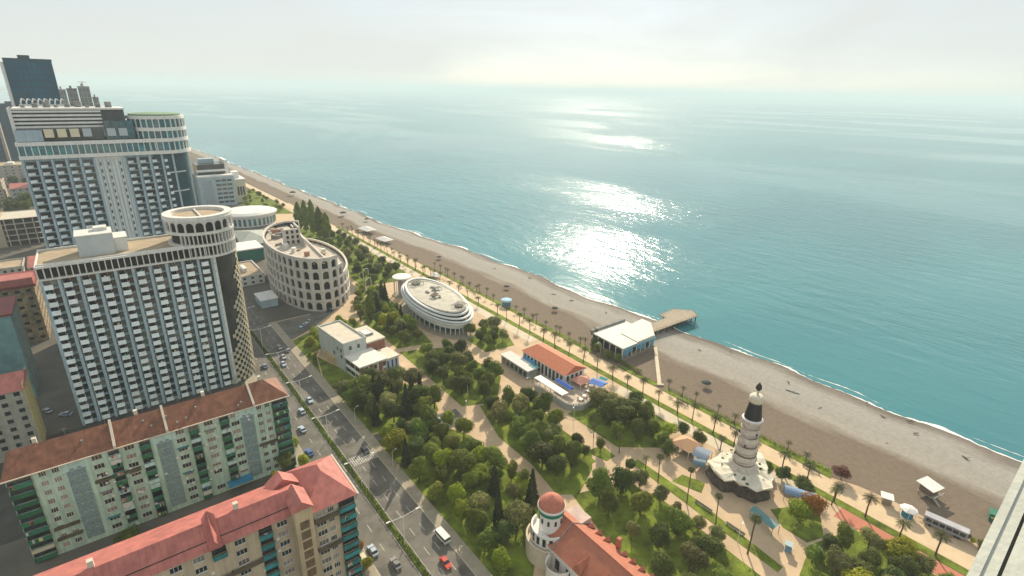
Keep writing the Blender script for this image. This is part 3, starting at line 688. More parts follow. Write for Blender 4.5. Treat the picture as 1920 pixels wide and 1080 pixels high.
    for j in range(9):
        z = 0.7 + j * 2.9
        b = put('balcony', tb, T, (X1 - 4.0, 0, z + .05)); put('balcony_glazing', g, b, (0, 0, 1.1))
        if random.random() < .6: laundry(T, X1 - 4, z + .2, 3.6, -1.3)
        for x in (71.4, 74.2): add_window(T, W1 if x < 72 else W2, x, z + .8)
        for x in (63.3, 54.4, 46.4, 42.2): add_window(T, W1, x, z + .8, 2.18)
        for x in (59.4, 50.0):
            if not (j in (6, 7) and x == 50.0):
                b = put('balcony', tb2, T, (x, 2.2, z + .05)); put('balcony_glazing', g2, b, (0, 0, 1.1))
        if j in (5, 8): put('balcony', br, T, (70.9, 0, z - .3))
        if j in (6, 3): put('balcony', br, T, (46.6, 2.2, z - .4)); put('balcony', br, T, (53.0, 2.2, z - .2))
    for j in range(9):
        put('stair_screen', lat, T, (43.9 - 7, 2.15, 0.8 + j * 2.9))
    for k in range(12):
        x = random.uniform(42, 65); z = random.uniform(12, 25); MB().box(x, x + .7, 1.8, 2.2, z, z + .5).build('air_conditioner', m_white, T)
    we = MB().box(0, 0.06, 0, 1.3, 0, 1.35).mesh('end_window', m_glass)
    for j in range(9):
        for y in (3.5, 12.6): put('end_window', we, T, (X1 - .01, y, 1.6 + j * 2.9))
block_cream()

# ---- blocks at the left edge and behind
def simple_block(name, label, cat, x0, x1, y0, y1, h, m, rows, cols, roof=None, rz=0.0, side='x1', ww=1.5, wh=1.4, pane=None):
    T = thing(name, label, cat, (x0, y0, 0), rz)
    W, D = x1 - x0, y1 - y0
    MB().box(0, W, 0, D, 0, h).build('wall', m, T)
    wm = MB().box(-ww / 2, ww / 2, -.08, .06, 0, wh).mesh('window', pane or m_glass)
    for j in range(rows):
        z = (j + .35) * h / rows
        for i in range(cols): put('window', wm, T, ((i + .5) * W / cols, 0, z))
    ns = max(1, int(cols * D / W))
    for j in range(rows):
        z = (j + .35) * h / rows
        for i in range(ns): put('window', wm, T, (W, (i + .5) * D / ns, z), PI / 2)
    if roof == 'gable':
        MB().add([(-.6, -.6, h), (W + .6, -.6, h), (W + .6, D / 2, h + 3.6), (-.6, D / 2, h + 3.6), (W + .6, D + .6, h), (-.6, D + .6, h)],
                 [(0, 1, 2, 3), (4, 5, 3, 2), (1, 4, 2), (0, 3, 5), (0, 5, 4, 1)]).build('roof', m_redroof, T)
    elif roof == 'flat':
        r = MB().box(-.3, W + .3, -.3, .2, h, h + .9); r.box(-.3, W + .3, D - .2, D + .3, h, h + .9); r.box(-.3, .2, .2, D - .2, h, h + .9); r.box(W - .2, W + .3, .2, D - .2, h, h + .9)
        r.build('parapet', m, T)
        MB().box(.2, W - .2, .2, D - .2, h, h + .12).build('roof_deck', m_deck, T)
        MB().box(W * .3, W * .45, D * .3, D * .6, h + .12, h + 2.6).build('roof_house', m_white, T)
    return T
m_yel = mat('yellow end wall', (0.62, 0.50, 0.22), var=0.22, scale=0.5, rough=0.85, streak=0.15)
yb = simple_block('apartment_block', 'red roofed block with sunlit yellow end wall at left edge', 'apartment block', -75, -32.3, 218, 233, 24.5, mat('pale block', (0.42, 0.40, 0.34), var=0.15, streak=0.2), 8, 12, 'gable')
MB().box(42.7, 43.0, 0.2, 14.8, 0, 26.2).build('end_wall', m_yel, yb)
m_net = mat('teal scaffold net', (0.20, 0.36, 0.37), var=0.2, scale=0.25, rough=0.9, bump=0.6, bscale=0.6)
nb = thing('netted_building', 'teal scaffold netting draped over a building at left edge', 'building', (-70, 262, 0))
MB().box(0, 34.5, 0, 22, 0, 36).build('wall', m_net, nb)
MB().box(-.5, 35.2, -.5, 22.5, 36, 36.8).build('roof', mat('dark red roof', (0.22, 0.05, 0.05), var=0.15, rough=0.6), nb)
for k in range(8): MB().box(34.5, 34.75, 1 + k * 2.7, 1.2 + k * 2.7, 0, 36).build('scaffold_pole', m_grey, nb)
m_mott = mat('mottled brick', (0.34, 0.26, 0.16), var=0.5, scale=0.35, rough=0.9, bump=0.5)
bb = simple_block('apartment_block', 'mottled brown block with dark red roof left of the near hotel', 'apartment block', -62, -33, 326, 350, 28, m_mott, 7, 7, None, ww=1.8)
MB().box(-1, 30, -1, 25, 28, 29.2).build('roof', mat('dark red roof', (0.22, 0.05, 0.05)), bb)
MB().box(16, 29.5, -0.8, 9, 29.2, 32.5).build('roof_house', m_redroof, bb)
fb = thing('concrete_frame_building', 'unfinished pale concrete frame building left of the taller hotel', 'building', (-66, 542, 0))
for j in range(5):
    MB().box(0, 28, 0, 30, j * 4.2 + 3.9, j * 4.2 + 4.2).build('floor_slab', m_pale, fb)
    for i in range(6): MB().box(i * 5.5, i * 5.5 + .6, 0.1, .7, j * 4.2, j * 4.2 + 3.9).build('column', m_pale, fb)
MB().box(.5, 27, 4, 29.5, 0, 20.8).build('core', m_dark, fb); MB().box(-1, 4, -.5, 30.5, 0, 21.3).build('end_wall', mat('sandy wall', (0.5, 0.43, 0.3)), fb)
simple_block('low_house', 'low pale house with flat roof beyond the concrete frame', 'house', -70, -42, 590, 640, 9, m_pale, 3, 6, 'flat')
simple_block('low_house', 'low cream house near the trees at left edge', 'house', -100, -74, 640, 690, 9, mat('cream low', (0.55, 0.48, 0.34)), 3, 5, 'flat')

for i, (x0, x1, y0, y1, h, c, rf, lb) in enumerate((
    (-120, -86, 420, 446, 14, (0.45, 0.38, 0.28), 'gable', 'red roofed house nearest the netted building at left edge'),
    (-66, -46, 432, 452, 11, (0.50, 0.47, 0.40), 'flat', 'pale flat roofed house behind the mottled block'),
    (-44, -28, 440, 470, 8, (0.42, 0.36, 0.30), 'gable', 'small red gabled house beside the taller hotel foot'),
    (-112, -80, 480, 510, 16, (0.38, 0.36, 0.33), 'flat', 'grey flat block before the concrete frame building'),
    (-110, -78, 770, 800, 18, (0.52, 0.46, 0.36), 'flat', 'beige block among the far trees at left edge'),
    (-72, -40, 760, 790, 12, (0.46, 0.44, 0.40), 'gable', 'far red gabled house beyond the left trees'),
    (-150, -100, 880, 920, 26, (0.40, 0.42, 0.42), 'flat', 'far grey block below the beige cornered tower'),
    (-92, -52, 880, 920, 22, (0.50, 0.46, 0.40), 'flat', 'far cream block below the white ribbed block'))):
    simple_block('town_house', lb, 'house', x0, x1, y0, y1, h, mat('town wall %d' % i, c, var=.15, streak=.15), max(2, int(h / 3.2)), 6, rf)
# ------------------------------------------------------------------ far towers
m_bglass = mat('blue curtain wall', (0.0, 0.085, 0.15), var=0.25, scale=0.06, rough=0.5, spec=0.06)
m_bglass2 = mat('deep blue glass', (0.003, 0.045, 0.085), var=0.3, scale=0.08, rough=0.5, spec=0.06)
def tower(label, x0, x1, y0, y1, h, m, floors, cols, trim, pane=None, fin=None):
    T = thing('tower', label, 'tower', (x0, y0, 0)); W, D = x1 - x0, y1 - y0
    MB().box(0, W, 0, D, 0, h).build('wall', m, T)
    fl = MB().box(-.25, W + .25, -.3, 0.3, 0, .5).mesh('floor_band', trim)
    for j in range(floors): put('floor_band', fl, T, (0, 0, h - 1 - j * (h * .62 / floors)))
    mu = MB().box(-.2, .2, -.35, .2, h * .35, h).mesh('mullion', trim)
    for i in range(cols + 1): put('mullion', mu, T, (i * W / cols, 0, 0))
    MB().box(-.4, W + .4, -.4, D + .4, h, h + 1.2).build('parapet', trim, T)
    MB().box(W * .3, W * .55, D * .3, D * .6, h + 1.2, h + 4).build('roof_house', trim, T)
    return T
m_band = mat('blue dark band', (0.004, 0.04, 0.08), var=0.2, rough=0.4)
t1 = tower('dark blue glass tower rising above the horizon at left', -40.6, -9.6, 640, 662, 135, m_bglass, 16, 9, m_band)
MB().box(-2.6, -0.4, 0, 21, 0, 133).build('white_fin', m_white, t1)
t2 = tower('dark glass tower with beige corner cut by the left edge', -170, -97, 1100, 1140, 122, m_bglass2, 18, 6, m_dark)
MB().box(73.2, 76.5, -1, 6, 0, 108).build('corner_fin', mat('beige fin', (0.5, 0.42, 0.32)), t2)
# arch-topped block behind the taller hotel
T = thing('tower', 'blue block crowned by white curved ribs behind the taller hotel', 'tower', (-31, 520, 0))
MB().box(0, 24, 0, 20, 0, 103).build('wall', m_bglass2, T)
for k in range(8):
    pts = [(k * 3.1 + .6, -.3, 88), (k * 3.1 + .7, -.5, 101), (k * 3.1 + 1.0, .2, 105), (k * 3.1 + 1.8, 2, 107), (k * 3.1 + 3.0, 5, 106)]
    MB().tube(pts, [.4, .4, .5, .5, .4], 5).build('rib', m_white, T)
MB().box(-.3, 24.3, -.6, .4, 101.6, 103.2).build('cornice', m_white, T)
tower('plain teal blue block between the edge tower and the taller hotel', -88, -56, 1050, 1075, 86, m_bglass2, 14, 6, m_band)
m_hazeg = mat('grey tower', (0.20, 0.21, 0.20), var=0.2, scale=0.1, rough=0.8)
m_hazel = mat('light tower', (0.36, 0.36, 0.34), var=0.12, scale=0.1, rough=0.8)
for i, (x0, x1, h, m, lb) in enumerate(((-12.5, -6, 109, m_hazeg, 'slim grey tower first beside the dark blue glass tower'), (-4.7, 4, 110, m_hazel, 'pale ribbed tower second from the dark blue glass tower'), (5.4, 15.4, 112.5, m_hazeg, 'dark grey tower with crane on its roof'), (16.8, 21.6, 101, m_hazel, 'lowest pale tower at the seaward end of the cluster'))):
    t = tower(lb, x0, x1, 790 + 8 * (i % 2), 815, h, m, 14, 3, m_hazel if m is m_hazeg else m_hazeg)
    if i == 2: 
        cr = MB().bar((5, 8, 112), (5, 8, 119), .25); cr.bar((1, 8, 118), (9, 8, 118), .2); cr.build('crane', mat('crane red', (0.5, 0.1, 0.08)), t)
# ------------------------------------------------------------------ buildings beyond the second hotel, seaward
T = thing('office_building', 'grey and white stepped building beyond the round tower near the beach', 'building', (82, 620, 0))
MB().box(0, 33, 0, 40, 0, 30).build('wall', m_hot, T); MB().box(3, 30, 14, 40, 30, 41).build('upper_storey', m_glassd, T)
MB().box(0, 33.2, -.4, 8, 30, 31.5).build('terrace', m_white, T); MB().box(2, 29, 11, 13.9, 34, 36).build('terrace_band', m_white, T); MB().box(28.5, 31.5, 12, 40, 30, 45).build('side_wing', m_white, T)
MB().box(8, 22, 30, 40, 41, 45).build('roof_house', m_hot, T)
wm = MB().box(-2.2, 2.2, -.2, .1, 0, 2.2).mesh('window', m_glass)
for j in range(6):
    for i in range(3): put('window', wm, T, (18 + i * 5.2, 0, 3 + j * 4.4))
MB().box(4, 12, -.5, 0, 2, 27).build('panel', mat('blue grey panel', (0.32, 0.38, 0.42)), T)
T = thing('cream_house', 'cream house with three tall dark windows above the beach lawn', 'house', (114, 628, 0))
MB().box(0, 13, 0, 40, 0, 24).build('wall', mat('cream wall far', (0.60, 0.55, 0.42), var=0.1), T)
for i in range(3): MB().box(4.5 + i * 2.6, 6.2 + i * 2.6, -.25, .1, 8, 17).build('window', m_dark, T)
MB().box(-.6, 13.6, -.6, 40.6, 24, 25.2).build('cornice', m_white, T); MB().box(3, 9, 6, 16, 25.2, 32).build('turret', m_white, T)
T = thing('yellow_house', 'sunlit ochre house between the taller hotel and the grey building', 'house', (66, 640, 0))
MB().box(0, 12, 0, 50, 0, 38).build('wall', mat('ochre wall', (0.52, 0.43, 0.26), var=0.2, scale=0.3, streak=0.2), T)
MB().add([(-.5, -.5, 38), (12.5, -.5, 38), (12.5, 50.5, 38), (-.5, 50.5, 38), (6, 6, 44), (6, 44, 44)], [(0, 1, 4), (1, 2, 5, 4), (2, 3, 5), (3, 0, 4, 5)]).build('roof', mat('ochre roof', (0.55, 0.5, 0.3)), T)
for j in range(6):
    for i in range(2): MB().box(2 + i * 5, 4.5 + i * 5, -.2, .1, 4 + j * 5.5, 7 + j * 5.5).build('window', m_dark, T)
# white low halls with glazed front
T = thing('event_hall', 'low white hall with curved roof and glazed front behind the arcaded building', 'building', (86, 508, 0))
MB().lathe([(1.0, 0), (1.0, 9), (1.08, 9.2), (1.08, 10.6), (0.9, 12.2), (0.01, 13)], 30, 20, 20, sx=22, sy=20).build('roof', m_white, T, smooth=False)
wm = MB().box(-1.1, 1.1, -.2, .3, 0, 6).mesh('window', m_teal)
for k in range(16):
    a = PI * (1.02 + k / 16 * .95); put('window', wm, T, (20 + 22.1 * math.cos(a), 20 + 20.1 * math.sin(a), 1.2), math.atan2(math.sin(a) * 22, math.cos(a) * 20) + PI / 2)
T = thing('tent_hall', 'grey green membrane roof hall beside the green sided box', 'building', (78, 435, 0))
MB().add([(0, 0, 5), (24, -3, 4), (26, 40, 5), (4, 44, 6), (12, 18, 10)], [(0, 1, 4), (1, 2, 4), (2, 3, 4), (3, 0, 4)]).build('membrane', mat('membrane', (0.34, 0.37, 0.33), var=0.1), T)
MB().prism([(1, 1), (23, -2), (25, 39), (5, 42)], 0, 4.3).build('wall', m_grey, T)
T = thing('green_box', 'white roofed box building with dark green front', 'building', (67, 404, 0))
MB().box(0, 20, 0, 22, 0, 8.6).build('wall', mat('dark green wall', (0.01, 0.14, 0.11), var=0.15), T); MB().box(-.3, 20.3, -.3, 22.3, 8.6, 9.4).build('roof', m_white, T)
MB().box(3, 6, -.12, .1, 0, 3).build('door', m_dark, T)
simple_block('low_house', 'pale low annex between round tower and arcaded building', 'house', 60, 74, 352, 384, 6, m_white, 2, 3, 'flat')
MB_g = thing('kiosk_hall', 'small grey shed beside the street below the arcaded building', 'shed', (61, 308, 0))
MB().box(0, 9, 0, 14, 0, 4.4).build('wall', m_hot, MB_g); MB().box(-.4, 9.4, -.4, 14.4, 4.4, 4.9).build('roof', m_white, MB_g)

# ------------------------------------------------------------------ oval building of stacked arches
def arcade():
    T = thing('arcaded_building', 'oval cream building of stacked dark arches stepping down like a ruin', 'building', (95.5, 333, 0))
    a_, b_, th = 50.0, 22.0, math.radians(5)
    u = Vector((math.sin(th), math.cos(th))); v = Vector((math.cos(th), -math.sin(th)))
    def P(phi, k=1.0, off=0.0):
        p = u * ((a_ + off) * math.cos(phi)) + v * ((b_ + off) * math.sin(phi)); return p
    # equal arc length samples, starting at the near end (phi = pi) going round the town side
    S = 2000; L = [0]; 
    for i in range(S): L.append(L[-1] + (P(PI + 2 * PI * (i + 1) / S) - P(PI + 2 * PI * i / S)).length)
    N = 42; step = L[-1] / N
    def phi_at(l):
        l %= L[-1]
        lo, hi = 0, S
        while hi - lo > 1:
            md = (lo + hi) // 2
            if L[md] <= l: lo = md
            else: hi = md
        return PI + 2 * PI * (lo + (l - L[lo]) / (L[hi] - L[lo])) / S
    m_cr = mat('arcade stone', (0.68, 0.63, 0.56), var=0.08, scale=0.3, rough=0.85, streak=0.15)
    FH = 6.05
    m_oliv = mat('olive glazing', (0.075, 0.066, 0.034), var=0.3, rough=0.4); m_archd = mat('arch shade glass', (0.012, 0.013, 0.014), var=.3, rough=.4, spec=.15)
    cache = {}
    for i in range(N):
        # i = 0 near end, increasing i -> town side, decreasing (N-1, ...) -> sea side
        l0, l1 = i * step - step * .5, (i + 1) * step - step * .5
        p0, p1 = P(phi_at(l0)), P(phi_at(l1)); d = p1 - p0; ln = d.length; mid = (p0 + p1) / 2
        nrm = Vector((d.y, -d.x)).normalized()
        if nrm.dot(mid) < 0: nrm = -nrm
        ang = math.atan2(nrm.y, nrm.x)
        j = i if i < 28 else i - N
        if -1 <= j <= 22: rows = 5
        elif j == -2: rows = 4
        elif j == -3: rows = 3
        else: rows = 3
        key = round(ln, 1)
        if key not in cache:
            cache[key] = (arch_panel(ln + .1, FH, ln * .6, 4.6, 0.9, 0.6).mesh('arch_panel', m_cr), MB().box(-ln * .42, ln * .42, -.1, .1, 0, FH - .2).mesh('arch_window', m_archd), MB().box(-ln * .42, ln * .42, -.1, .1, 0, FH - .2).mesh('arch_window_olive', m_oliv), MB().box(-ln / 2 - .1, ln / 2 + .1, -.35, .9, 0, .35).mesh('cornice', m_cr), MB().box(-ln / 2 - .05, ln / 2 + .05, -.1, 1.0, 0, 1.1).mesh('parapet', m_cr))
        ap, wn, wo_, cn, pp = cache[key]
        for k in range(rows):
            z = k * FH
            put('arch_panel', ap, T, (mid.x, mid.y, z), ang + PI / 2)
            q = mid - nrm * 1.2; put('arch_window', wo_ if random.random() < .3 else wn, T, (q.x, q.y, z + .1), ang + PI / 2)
            if k: put('cornice', cn, T, (mid.x, mid.y, z - .17), ang + PI / 2)
        put('parapet', pp, T, (mid.x, mid.y, rows * FH), ang + PI / 2)
    def half(off, f0, f1, n=30): return [P(f0 + (f1 - f0) * i / n, off=off) for i in range(n + 1)]
    m_dk = mat('roof terrace', (0.52, 0.46, 0.38), var=0.15, scale=0.3, rough=0.9)
    MB().prism([tuple(p) for p in half(-1.4, PI * .94, 2 * PI)], 27.6, 28.3).build('upper_deck', m_dk, T)
    MB().prism([tuple(p) for p in half(-1.4, 0.02, PI * .93)], 16.2, 16.9).build('lower_deck', m_dk, T)
    # dividing wall between the high and low halves
    def divider(l0, l1, z0, z1, off, nm='inner_wall'):
        mb = MB(); p0 = u * l0 + v * off; p1 = u * l1 + v * off; q0 = p0 - v * .8; q1 = p1 - v * .8
        mb.prism([tuple(p0), tuple(p1), tuple(q1), tuple(q0)], z0, z1); return mb.build(nm, m_cr, T)
    divider(-46, 46, 16.9, 29.5, 2.2)
    wn = MB().box(-.7, .7, -.1, .1, 0, 1.9).mesh('small_window', m_dark)
    g = divider(-2, 12, 28.3, 38.5, -2.0, 'ruin_wall')
    g2 = divider(-12, -2, 28.3, 33, -1.0, 'ruin_wall')
    for j in range(3):
        for i in range(4):
            p = u * (0 + i * 3.2) - v * 2.95; put('small_window', wn, T, (p.x, p.y, 28.8 + j * 3.2), math.atan2(u.y, u.x))
    e = MB()
    w2 = u * -2; 
    MB().prism([tuple(u * -2.6 - v * 2), tuple(u * -1.4 - v * 2), tuple(u * -1.4 - v * 12), tuple(u * -2.6 - v * 12)], 28.3, 37.8).build('ruin_wall', m_cr, T)
    for j in range(3):
        for i in range(3):
            p = u * -2.66 - v * (3.6 + i * 2.9); put('small_window', wn, T, (p.x, p.y, 28.9 + j * 3.1), math.atan2(v.y, v.x))
    for k in range(30):
        l, o = random.uniform(-38, 40), random.uniform(-15, -4)
        if abs(l) < 14 and o > -12: continue
        p = u * l + v * o
        MB().box(-random.uniform(.5, 2.4), random.uniform(.5, 2.4), -.9, 1.1, 0, random.uniform(.8, 3)).build('roof_unit', random.choice([m_white, m_grey, m_deck, mat('terracotta unit', (0.40, 0.22, 0.15))]), T, (p.x, p.y, 28.3), random.uniform(0, 1))
    for k in range(8):
        p = u * random.uniform(-32, 20) + v * random.uniform(7, 15)
        MB().box(-random.uniform(.8, 2.2), random.uniform(.8, 2.2), -.9, 1.1, 0, random.uniform(.8, 3)).build('roof_unit', random.choice([m_white, m_deck]), T, (p.x, p.y, 16.9), random.uniform(0, 1))
    return T
arcade()

# ------------------------------------------------------------------ oval restaurant of white bands
def oval_restaurant():
    T = thing('oval_restaurant', 'oval restaurant wrapped in sweeping white bands with pale roof', 'restaurant', (137, 243, 0), math.radians(-4))
    A, B = 12.6, 30.0
    MB().lathe([(.84, 0), (.84, 5.6)], 60, sx=A, sy=B).build('glass_wall', m_teal, T)
    MB().lathe([(.93, 5.6), (.93, 12.0)], 60, sx=A, sy=B).build('inner_wall', m_glassd, T)
    m_bw = mat('white band', (0.66, 0.68, 0.66), var=0.06, scale=0.4, rough=0.5)
    for r0, z0, z1 in ((1.05, 5.0, 6.9), (1.12, 7.5, 8.6), (1.14, 9.1, 9.9), (1.08, 10.3, 11.2), (1.0, 11.5, 12.6)):
        n = 60; vs = []; fs = []
        for i in range(n):
            a = 2 * PI * i / n; dz = 0.9 * math.cos(a - PI * .5); rr = r0 + 0.03 * math.cos(2 * a)
            x, y = math.cos(a), math.sin(a)
            vs += [(A * rr * x, B * rr * y, z0 + dz), (A * (rr + .03) * x, B * (rr + .012) * y, (z0 + z1) / 2 + dz), (A * rr * x, B * rr * y, z1 + dz), (A * (rr - .09) * x, B * (rr - .04) * y, z1 + dz - .1), (A * (rr - .09) * x, B * (rr - .04) * y, z0 + dz)]
        for i in range(n):
            j = (i + 1) % n
            for k in range(5): fs.append((i * 5 + k, j * 5 + k, j * 5 + (k + 1) % 5, i * 5 + (k + 1) % 5))
        MB().add(vs, fs).build('band', m_bw, T, smooth=False)
    MB().lathe([(.93, 12.0), (.92, 12.7), (.84, 12.7), (.82, 12.45), (.5, 12.75), (0.01, 12.95)], 60, sx=A, sy=B).build('roof', mat('pale roof', (0.50, 0.48, 0.40), var=0.18, scale=.25), T)
    for (x, y, sx_, sy_, a_) in ((4, -22, 5.5, 6, .5), (-3, 21, 6, 7, .2), (5, 6, 4, 3, .1), (-3, -4, 3.4, 4, .3)):
        pg = MB()
        for k in range(8): pg.box(-sx_ / 2, sx_ / 2, -sy_ / 2 + k * sy_ / 8, -sy_ / 2 + k * sy_ / 8 + .28, 1.6, 1.75)
        for q in (-1, 1):
            pg.box(q * sx_ / 2 - .12, q * sx_ / 2 + .12, -sy_ / 2, sy_ / 2, 1.45, 1.6)
            for e_ in (-1, 1): pg.box(q * sx_ / 2 - .1, q * sx_ / 2 + .1, e_ * sy_ / 2 - .2, e_ * sy_ / 2, 0, 1.45)
        pg.build('pergola', random.choice([m_grey, mat('pergola wood', (0.16, 0.13, 0.09))]), T, (x * .8, y, 12.5), a_)
    cm = MB().cyl(0, 0, .28, 0, 5.4, 8).mesh('column', m_white)
    for k in range(38):
        a = 2 * PI * k / 38; put('column', cm, T, (A * .97 * math.cos(a), B * .985 * math.sin(a), 0))
    MB().lathe([(1.2, 0), (1.2, .25), (.8, .3)], 48, sx=A, sy=B).build('plinth', m_walk, T)
    for (x, y, r, m) in ((3, -21.5, 2.6, m_dark), (-2, 21.5, 2.8, m_dark)):
        w_ = MB().lathe([(r, 12.7), (r + .1, 13.1), (r - .3, 13.15), (r - .4, 12.9), (0.01, 12.95)], 20, x, y, sx=.8).build('roof_well', mat('roof well', (0.16, 0.15, 0.12), var=0.3), T)
    for k in range(7): MB().box(-1.2, 1.4, -.6, .6, 0, 1.0).build('roof_unit', random.choice([m_white, m_grey]), T, (random.uniform(-4, 4), random.uniform(-12, 12), 12.6), random.uniform(0, 3))
oval_restaurant()
T = thing('round_pavilion', 'small round white canopy on slim posts beside the oval restaurant', 'pavilion', (136.5, 283, 0))
MB().lathe([(5.6, 11.2), (5.9, 11.6), (5.6, 12.0), (3, 12.3), (0.01, 12.5)], 32).build('canopy', m_white, T)
for k in range(10): MB().cyl(5.0 * math.cos(k * PI / 5), 5.0 * math.sin(k * PI / 5), .22, 0, 11.3, 8).build('column', m_white, T)
MB().cyl(0, 0, 2.6, 0, 11.0, 16).build('core', mat('core pinkish', (0.5, 0.43, 0.4)), T); MB().cyl(0, 0, 6.3, 0, .4, 28).build('plinth', m_walk, T)
for k, (x, y) in enumerate(((122, 300), (128, 318))):
    T = thing('arch_gate', ('near' if k == 0 else 'far') + ' slim white arch gate between lawn and oval restaurant', 'arch', (x, y, 0), .6, 'white arch gates')
    MB().tube([(-3, 0, 0), (-3, 0, 7), (-2.2, 0, 8.3), (0, 0, 8.8), (2.2, 0, 8.3), (3, 0, 7), (3, 0, 0)], [.18] * 7, 6).build('frame', m_white, T)

# ------------------------------------------------------------------ villa with brick corners beside the street
def villa():
    T = thing('brick_and_white_villa', 'flat roofed white villa with brick corners beside the park path', 'villa', (73.8, 197.6, 0), math.radians(6))
    m_br = mat('dull red brick', (0.30, 0.13, 0.095), var=0.2, scale=1.0, rough=0.9)
    m_pg = mat('pale grey render', (0.55, 0.58, 0.56), var=0.1, scale=0.3, rough=0.8, streak=.15)
    MB().box(0, 12.2, 0, 13, 0, 7.4).build('wall', m_white, T)
    r = MB().box(-.7, 12.8, -.8, 13.2, 7.4, 8.0).build('roof', mat('white roof', (0.72, 0.70, 0.62), var=0.05), T)
    for x in (-.05, 4.4, 8.9): MB().box(x, x + 1.6, -.14, .6, 0, 7.3).build('brick_pier', m_br, T)
    for x in (2.0, 6.3, 10.7):
        for z in (.8, 4.4): MB().box(x, x + 1.6, -.08, .2, z, z + 2.1).build('window', m_glass, T)
    wm = MB().box(-.12, .1, 0, 3.6, 0, 2.0).mesh('window', m_glass)
    for y in (.8, 5.2, 9.2):
        for z in (.9, 4.6): put('window', wm, T, (0, y, z))
    MB().box(-.5, .05, .2, 12.8, 3.3, 3.7).build('balcony_band', m_white, T)
    MB().box(-.6, 10.5, 13.1, 38, 0, 13.2).build('wall', m_pg, T)
    pr = MB().box(-.8, 10.7, 12.9, 13.3, 13.2, 14.2); pr.box(-.8, -.4, 13.3, 38.2, 13.2, 14.2); pr.box(10.3, 10.7, 13.3, 38.2, 13.2, 14.0); pr.box(-.4, 10.3, 37.8, 38.2, 13.2, 14.0); pr.build('parapet', m_pg, T)
    MB().box(-.4, 10.3, 13.3, 37.8, 13.2, 13.35).build('roof_deck', mat('villa deck', (0.60, 0.54, 0.44), var=.1), T)
    for (y, z) in ((15, 9), (15, 6), (18.5, 8.8), (22, 5.5)): MB().box(-.72, -.5, y, y + 1.2, z, z + 1.6).build('window', m_glass, T)
    for (x, z) in ((2, 10), (6, 9.8)): MB().box(x, x + 1.3, 13.0, 13.2, z, z + 1.8).build('window', m_glass, T)
    MB().box(10.7, 20, 13.2, 30, 0, 10.2).build('wall', m_br, T)
    MB().box(10.8, 20.3, 13.0, 30.3, 10.2, 10.9).build('roof', mat('villa roof cream', (0.62, 0.57, 0.46), var=.08), T)
    u_ = MB().box(13, 17.5, 19, 25, 10.9, 11.7); u_.build('skylight', m_grey, T); MB().box(13.5, 17.0, 19.5, 24.5, 11.7, 11.85).build('skylight_glass', m_white, T)
    MB().box(12.25, 19.2, 0.4, 10, 0, 6.4).build('wall', mat('pale blue render', (0.55, 0.64, 0.70), var=.08), T)
    MB().box(12.2, 19.6, 0.0, 10.4, 6.4, 7.0).build('roof', mat('villa roof cream', (0.62, 0.57, 0.46)), T)
    for x in (13.2, 15.4, 17.4): MB().box(x, x + .9, .3, .5, 1.8, 5.6).build('window', mat('blue pane', (0.02, 0.07, 0.22), rough=.15), T)
    MB().box(12.4, 19.0, -1.4, .35, 0, 1.5).build('blue_base', mat('blue base', (0.03, 0.16, 0.32), var=.15), T)
    MB().box(2, 12.3, -1.6, -.2, 0, .5).build('front_step', mat('teal step', (0.25, 0.36, 0.32)), T)
    MB().box(-1.6, -.2, 22, 33, 0, 4.0).build('side_arch', mat('tan arch', (0.58, 0.44, 0.25)), T)
villa()

